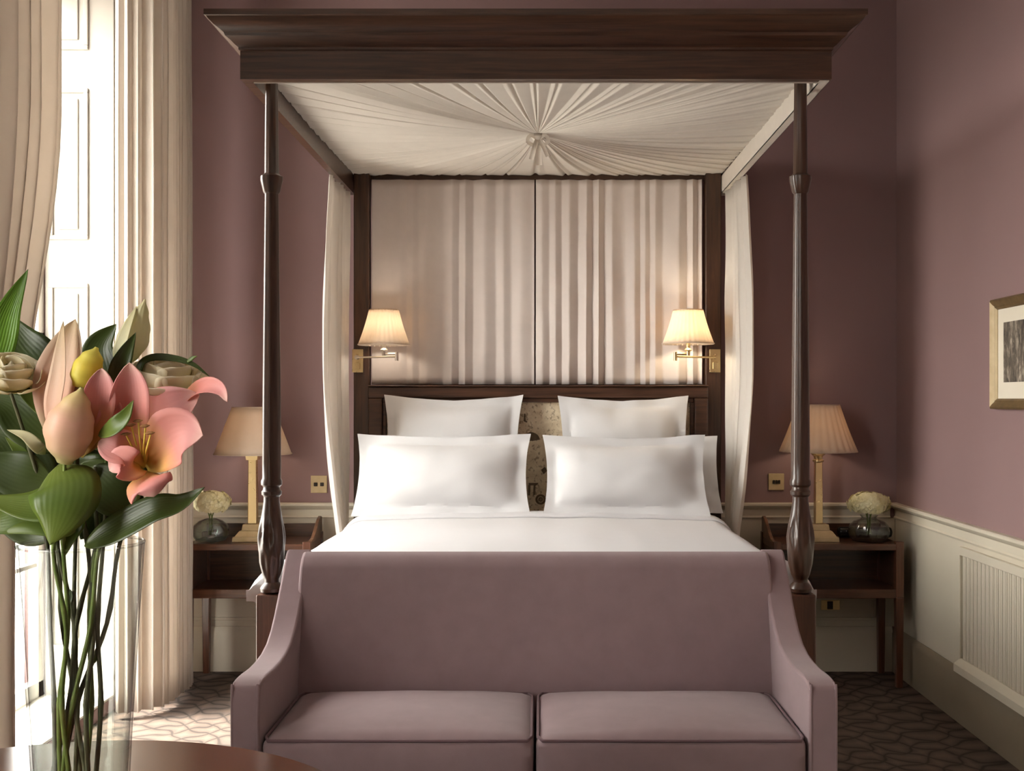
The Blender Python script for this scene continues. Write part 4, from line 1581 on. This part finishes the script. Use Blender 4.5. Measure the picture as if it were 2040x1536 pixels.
# foliage: stems that carry the leaves
def leafy(label, px_rim, px_bot, top, leaves, dark=True, drim=2.05):
    t = thing('foliage_stem', top, label, 'foliage', G)
    bm = BM(); stem_to(bm, Vector(top), px_rim, px_bot, .0042, drim)
    obj('stem', bm, 'stem_dark' if dark else 'stem', t, smooth=60)
    for k, (spine, w, mat, up, cup, tw) in enumerate(leaves):
        bm = BM()
        blade(bm, [pt(*q) for q in spine], w, up, 'leaf', 8, 22, cup, .03, tw, k)
        obj('leaf', bm, mat, t, smooth=80, solid=.0012)
    return t


leafy('leafy stem with a bright green leaf reaching up at the far left', 95, 110, pt(60, 900, 2.12), [
    ([(-20, 760, 2.06), (-2, 690, 2.06), (18, 620, 2.08), (56, 536, 2.10)], .056, 'leaf_bright', (.5, -1, 0), .25, .3),
    ([(110, 830, 2.12), (85, 740, 2.12), (40, 680, 2.13), (12, 622, 2.14)], .092, 'leaf_dark', (.2, -1, .2), .2, 0),
    ([(120, 900, 2.10), (60, 850, 2.09), (20, 810, 2.09), (-30, 790, 2.09)], .080, 'leaf_dark', (0, -1, .5), .2, 0),
    ([(130, 860, 2.03), (85, 815, 2.03), (45, 775, 2.03), (5, 715, 2.04)], .026, 'leaf', (.2, -1, .3), .2, 0),
    ([(139, 1205, 2.045), (138, 1195, 2.045), (141, 1185, 2.045), (140, 1174, 2.045)], .012, 'leaf_dark', (0, -1, 0), .2, 0),
    ([(90, 905, 2.06), (75, 890, 2.03), (50, 868, 2.02), (14, 856, 2.02)], .022, 'leaf_pale', (0, -1, .5), .2, 0),
    ([(100, 1000, 2.12), (60, 930, 2.12), (20, 880, 2.12), (-20, 860, 2.12)], .10, 'leaf_dark', (.2, -1, .2), .2, 0),
    ([(110, 1010, 2.10), (70, 960, 2.09), (40, 900, 2.08), (10, 870, 2.08)], .030, 'leaf', (.2, -1, .2), .2, 0),
    ([(110, 720, 2.16), (100, 700, 2.16), (85, 690, 2.16), (60, 684, 2.16)], .020, 'leaf', (0, -1, .4), .2, 0),
])
leafy('leafy stem with the big pointed leaf hanging over the vase rim', 130, 140, pt(140, 925, 1.99), [
    ([(118, 925, 1.99), (128, 965, 1.95), (118, 1025, 1.925), (100, 1086, 1.925)], .118, 'leaf', (.25, -1, .25), -.25, 0),
    ([(150, 930, 2.0), (130, 990, 1.97), (60, 1010, 1.96), (-40, 990, 1.96)], .085, 'leaf', (0, -1, .9), .15, 0),
    ([(120, 985, 2.02), (60, 1015, 2.0), (0, 1035, 1.99), (-60, 1040, 1.99)], .075, 'leaf', (0, -1, .7), -.15, 0),
    ([(100, 960, 2.06), (50, 950, 2.05), (0, 930, 2.05), (-40, 905, 2.05)], .085, 'leaf_dark', (0, -1, .4), .2, 0),
    ([(150, 1060, 1.99), (120, 1050, 1.985), (60, 1048, 1.98), (-20, 1062, 1.98)], .040, 'leaf', (0, -1, .7), -.15, 0),
], dark=False, drim=2.0)
leafy('leafy stem with a long leaf stretching right towards the curtain', 190, 100, pt(190, 930, 2.05), [
    ([(168, 1088, 2.0), (225, 1060, 1.99), (305, 1018, 1.99), (360, 1004, 1.99), (408, 970, 1.99)], .062, 'leaf_dark', (-.2, -1, .65), .25, 0),
    ([(180, 930, 2.06), (215, 970, 2.05), (255, 1010, 2.05), (262, 1050, 2.05)], .085, 'leaf_dark', (.2, -1, .2), .2, 0),
    ([(150, 930, 2.08), (190, 970, 2.08), (190, 1030, 2.07), (160, 1075, 2.06)], .11, 'leaf_dark', (.1, -1, .2), .2, 0),
    ([(160, 1020, 2.04), (150, 1045, 2.03), (135, 1075, 2.02), (128, 1110, 2.02)], .035, 'leaf', (.1, -1, .2), .2, 0),
    ([(120, 930, 2.1), (170, 955, 2.1), (220, 960, 2.1), (262, 940, 2.1)], .10, 'leaf_dark', (.1, -1, .2), .2, 0),
])
leafy('leafy stem with dark leaves between the lilies and the pale bud', 205, 190, pt(225, 830, 2.09), [
    ([(228, 790, 2.10), (205, 735, 2.11), (200, 690, 2.12), (232, 645, 2.13)], .072, 'leaf_dark', (.1, -1, .1), .3, 0),
    ([(232, 800, 2.06), (236, 745, 2.05), (250, 705, 2.05), (271, 662, 2.06)], .036, 'leaf_dark', (.3, -1, 0), .3, 0),
    ([(196, 868, 1.975), (225, 852, 1.955), (248, 830, 1.95), (266, 797, 1.95)], .030, 'leaf', (.3, -1, .4), .25, 0),
    ([(215, 900, 2.09), (200, 850, 2.10), (215, 790, 2.10), (225, 750, 2.1)], .075, 'leaf_dark', (.1, -1, .1), .3, 0),
    ([(275, 800, 2.10), (278, 735, 2.10), (300, 714, 2.10), (345, 714, 2.10), (385, 726, 2.10), (420, 752, 2.10)], .017, 'leaf_dark', (0, -1, .8), .2, 0),
    ([(186, 1322, 2.05), (190, 1314, 2.05), (194, 1308, 2.05), (196, 1302, 2.05)], .007, 'leaf', (0, -1, 0), .2, 0),
    ([(372, 722, 2.10), (380, 716, 2.10), (386, 712, 2.10), (393, 709, 2.10)], .008, 'leaf', (0, -1, .5), .2, 0),
])
leafy('leafy stem carrying low dark leaves at the back of the bouquet', 115, 175, pt(120, 940, 2.14), [
    ([(150, 980, 2.16), (90, 900, 2.17), (60, 840, 2.17), (50, 780, 2.17)], .12, 'leaf_dark', (.1, -1, .1), .2, 0),
    ([(190, 980, 2.16), (240, 930, 2.17), (270, 890, 2.17), (290, 850, 2.17)], .10, 'leaf_dark', (.1, -1, .1), .2, 0),
    ([(150, 1000, 2.15), (180, 940, 2.16), (190, 880, 2.16), (180, 820, 2.16)], .12, 'leaf_dark', (.1, -1, .1), .2, 0),
    ([(120, 1060, 2.12), (60, 1040, 2.13), (20, 990, 2.13), (-10, 930, 2.13)], .09, 'leaf_dark', (.1, -1, .1), .2, 0),
])
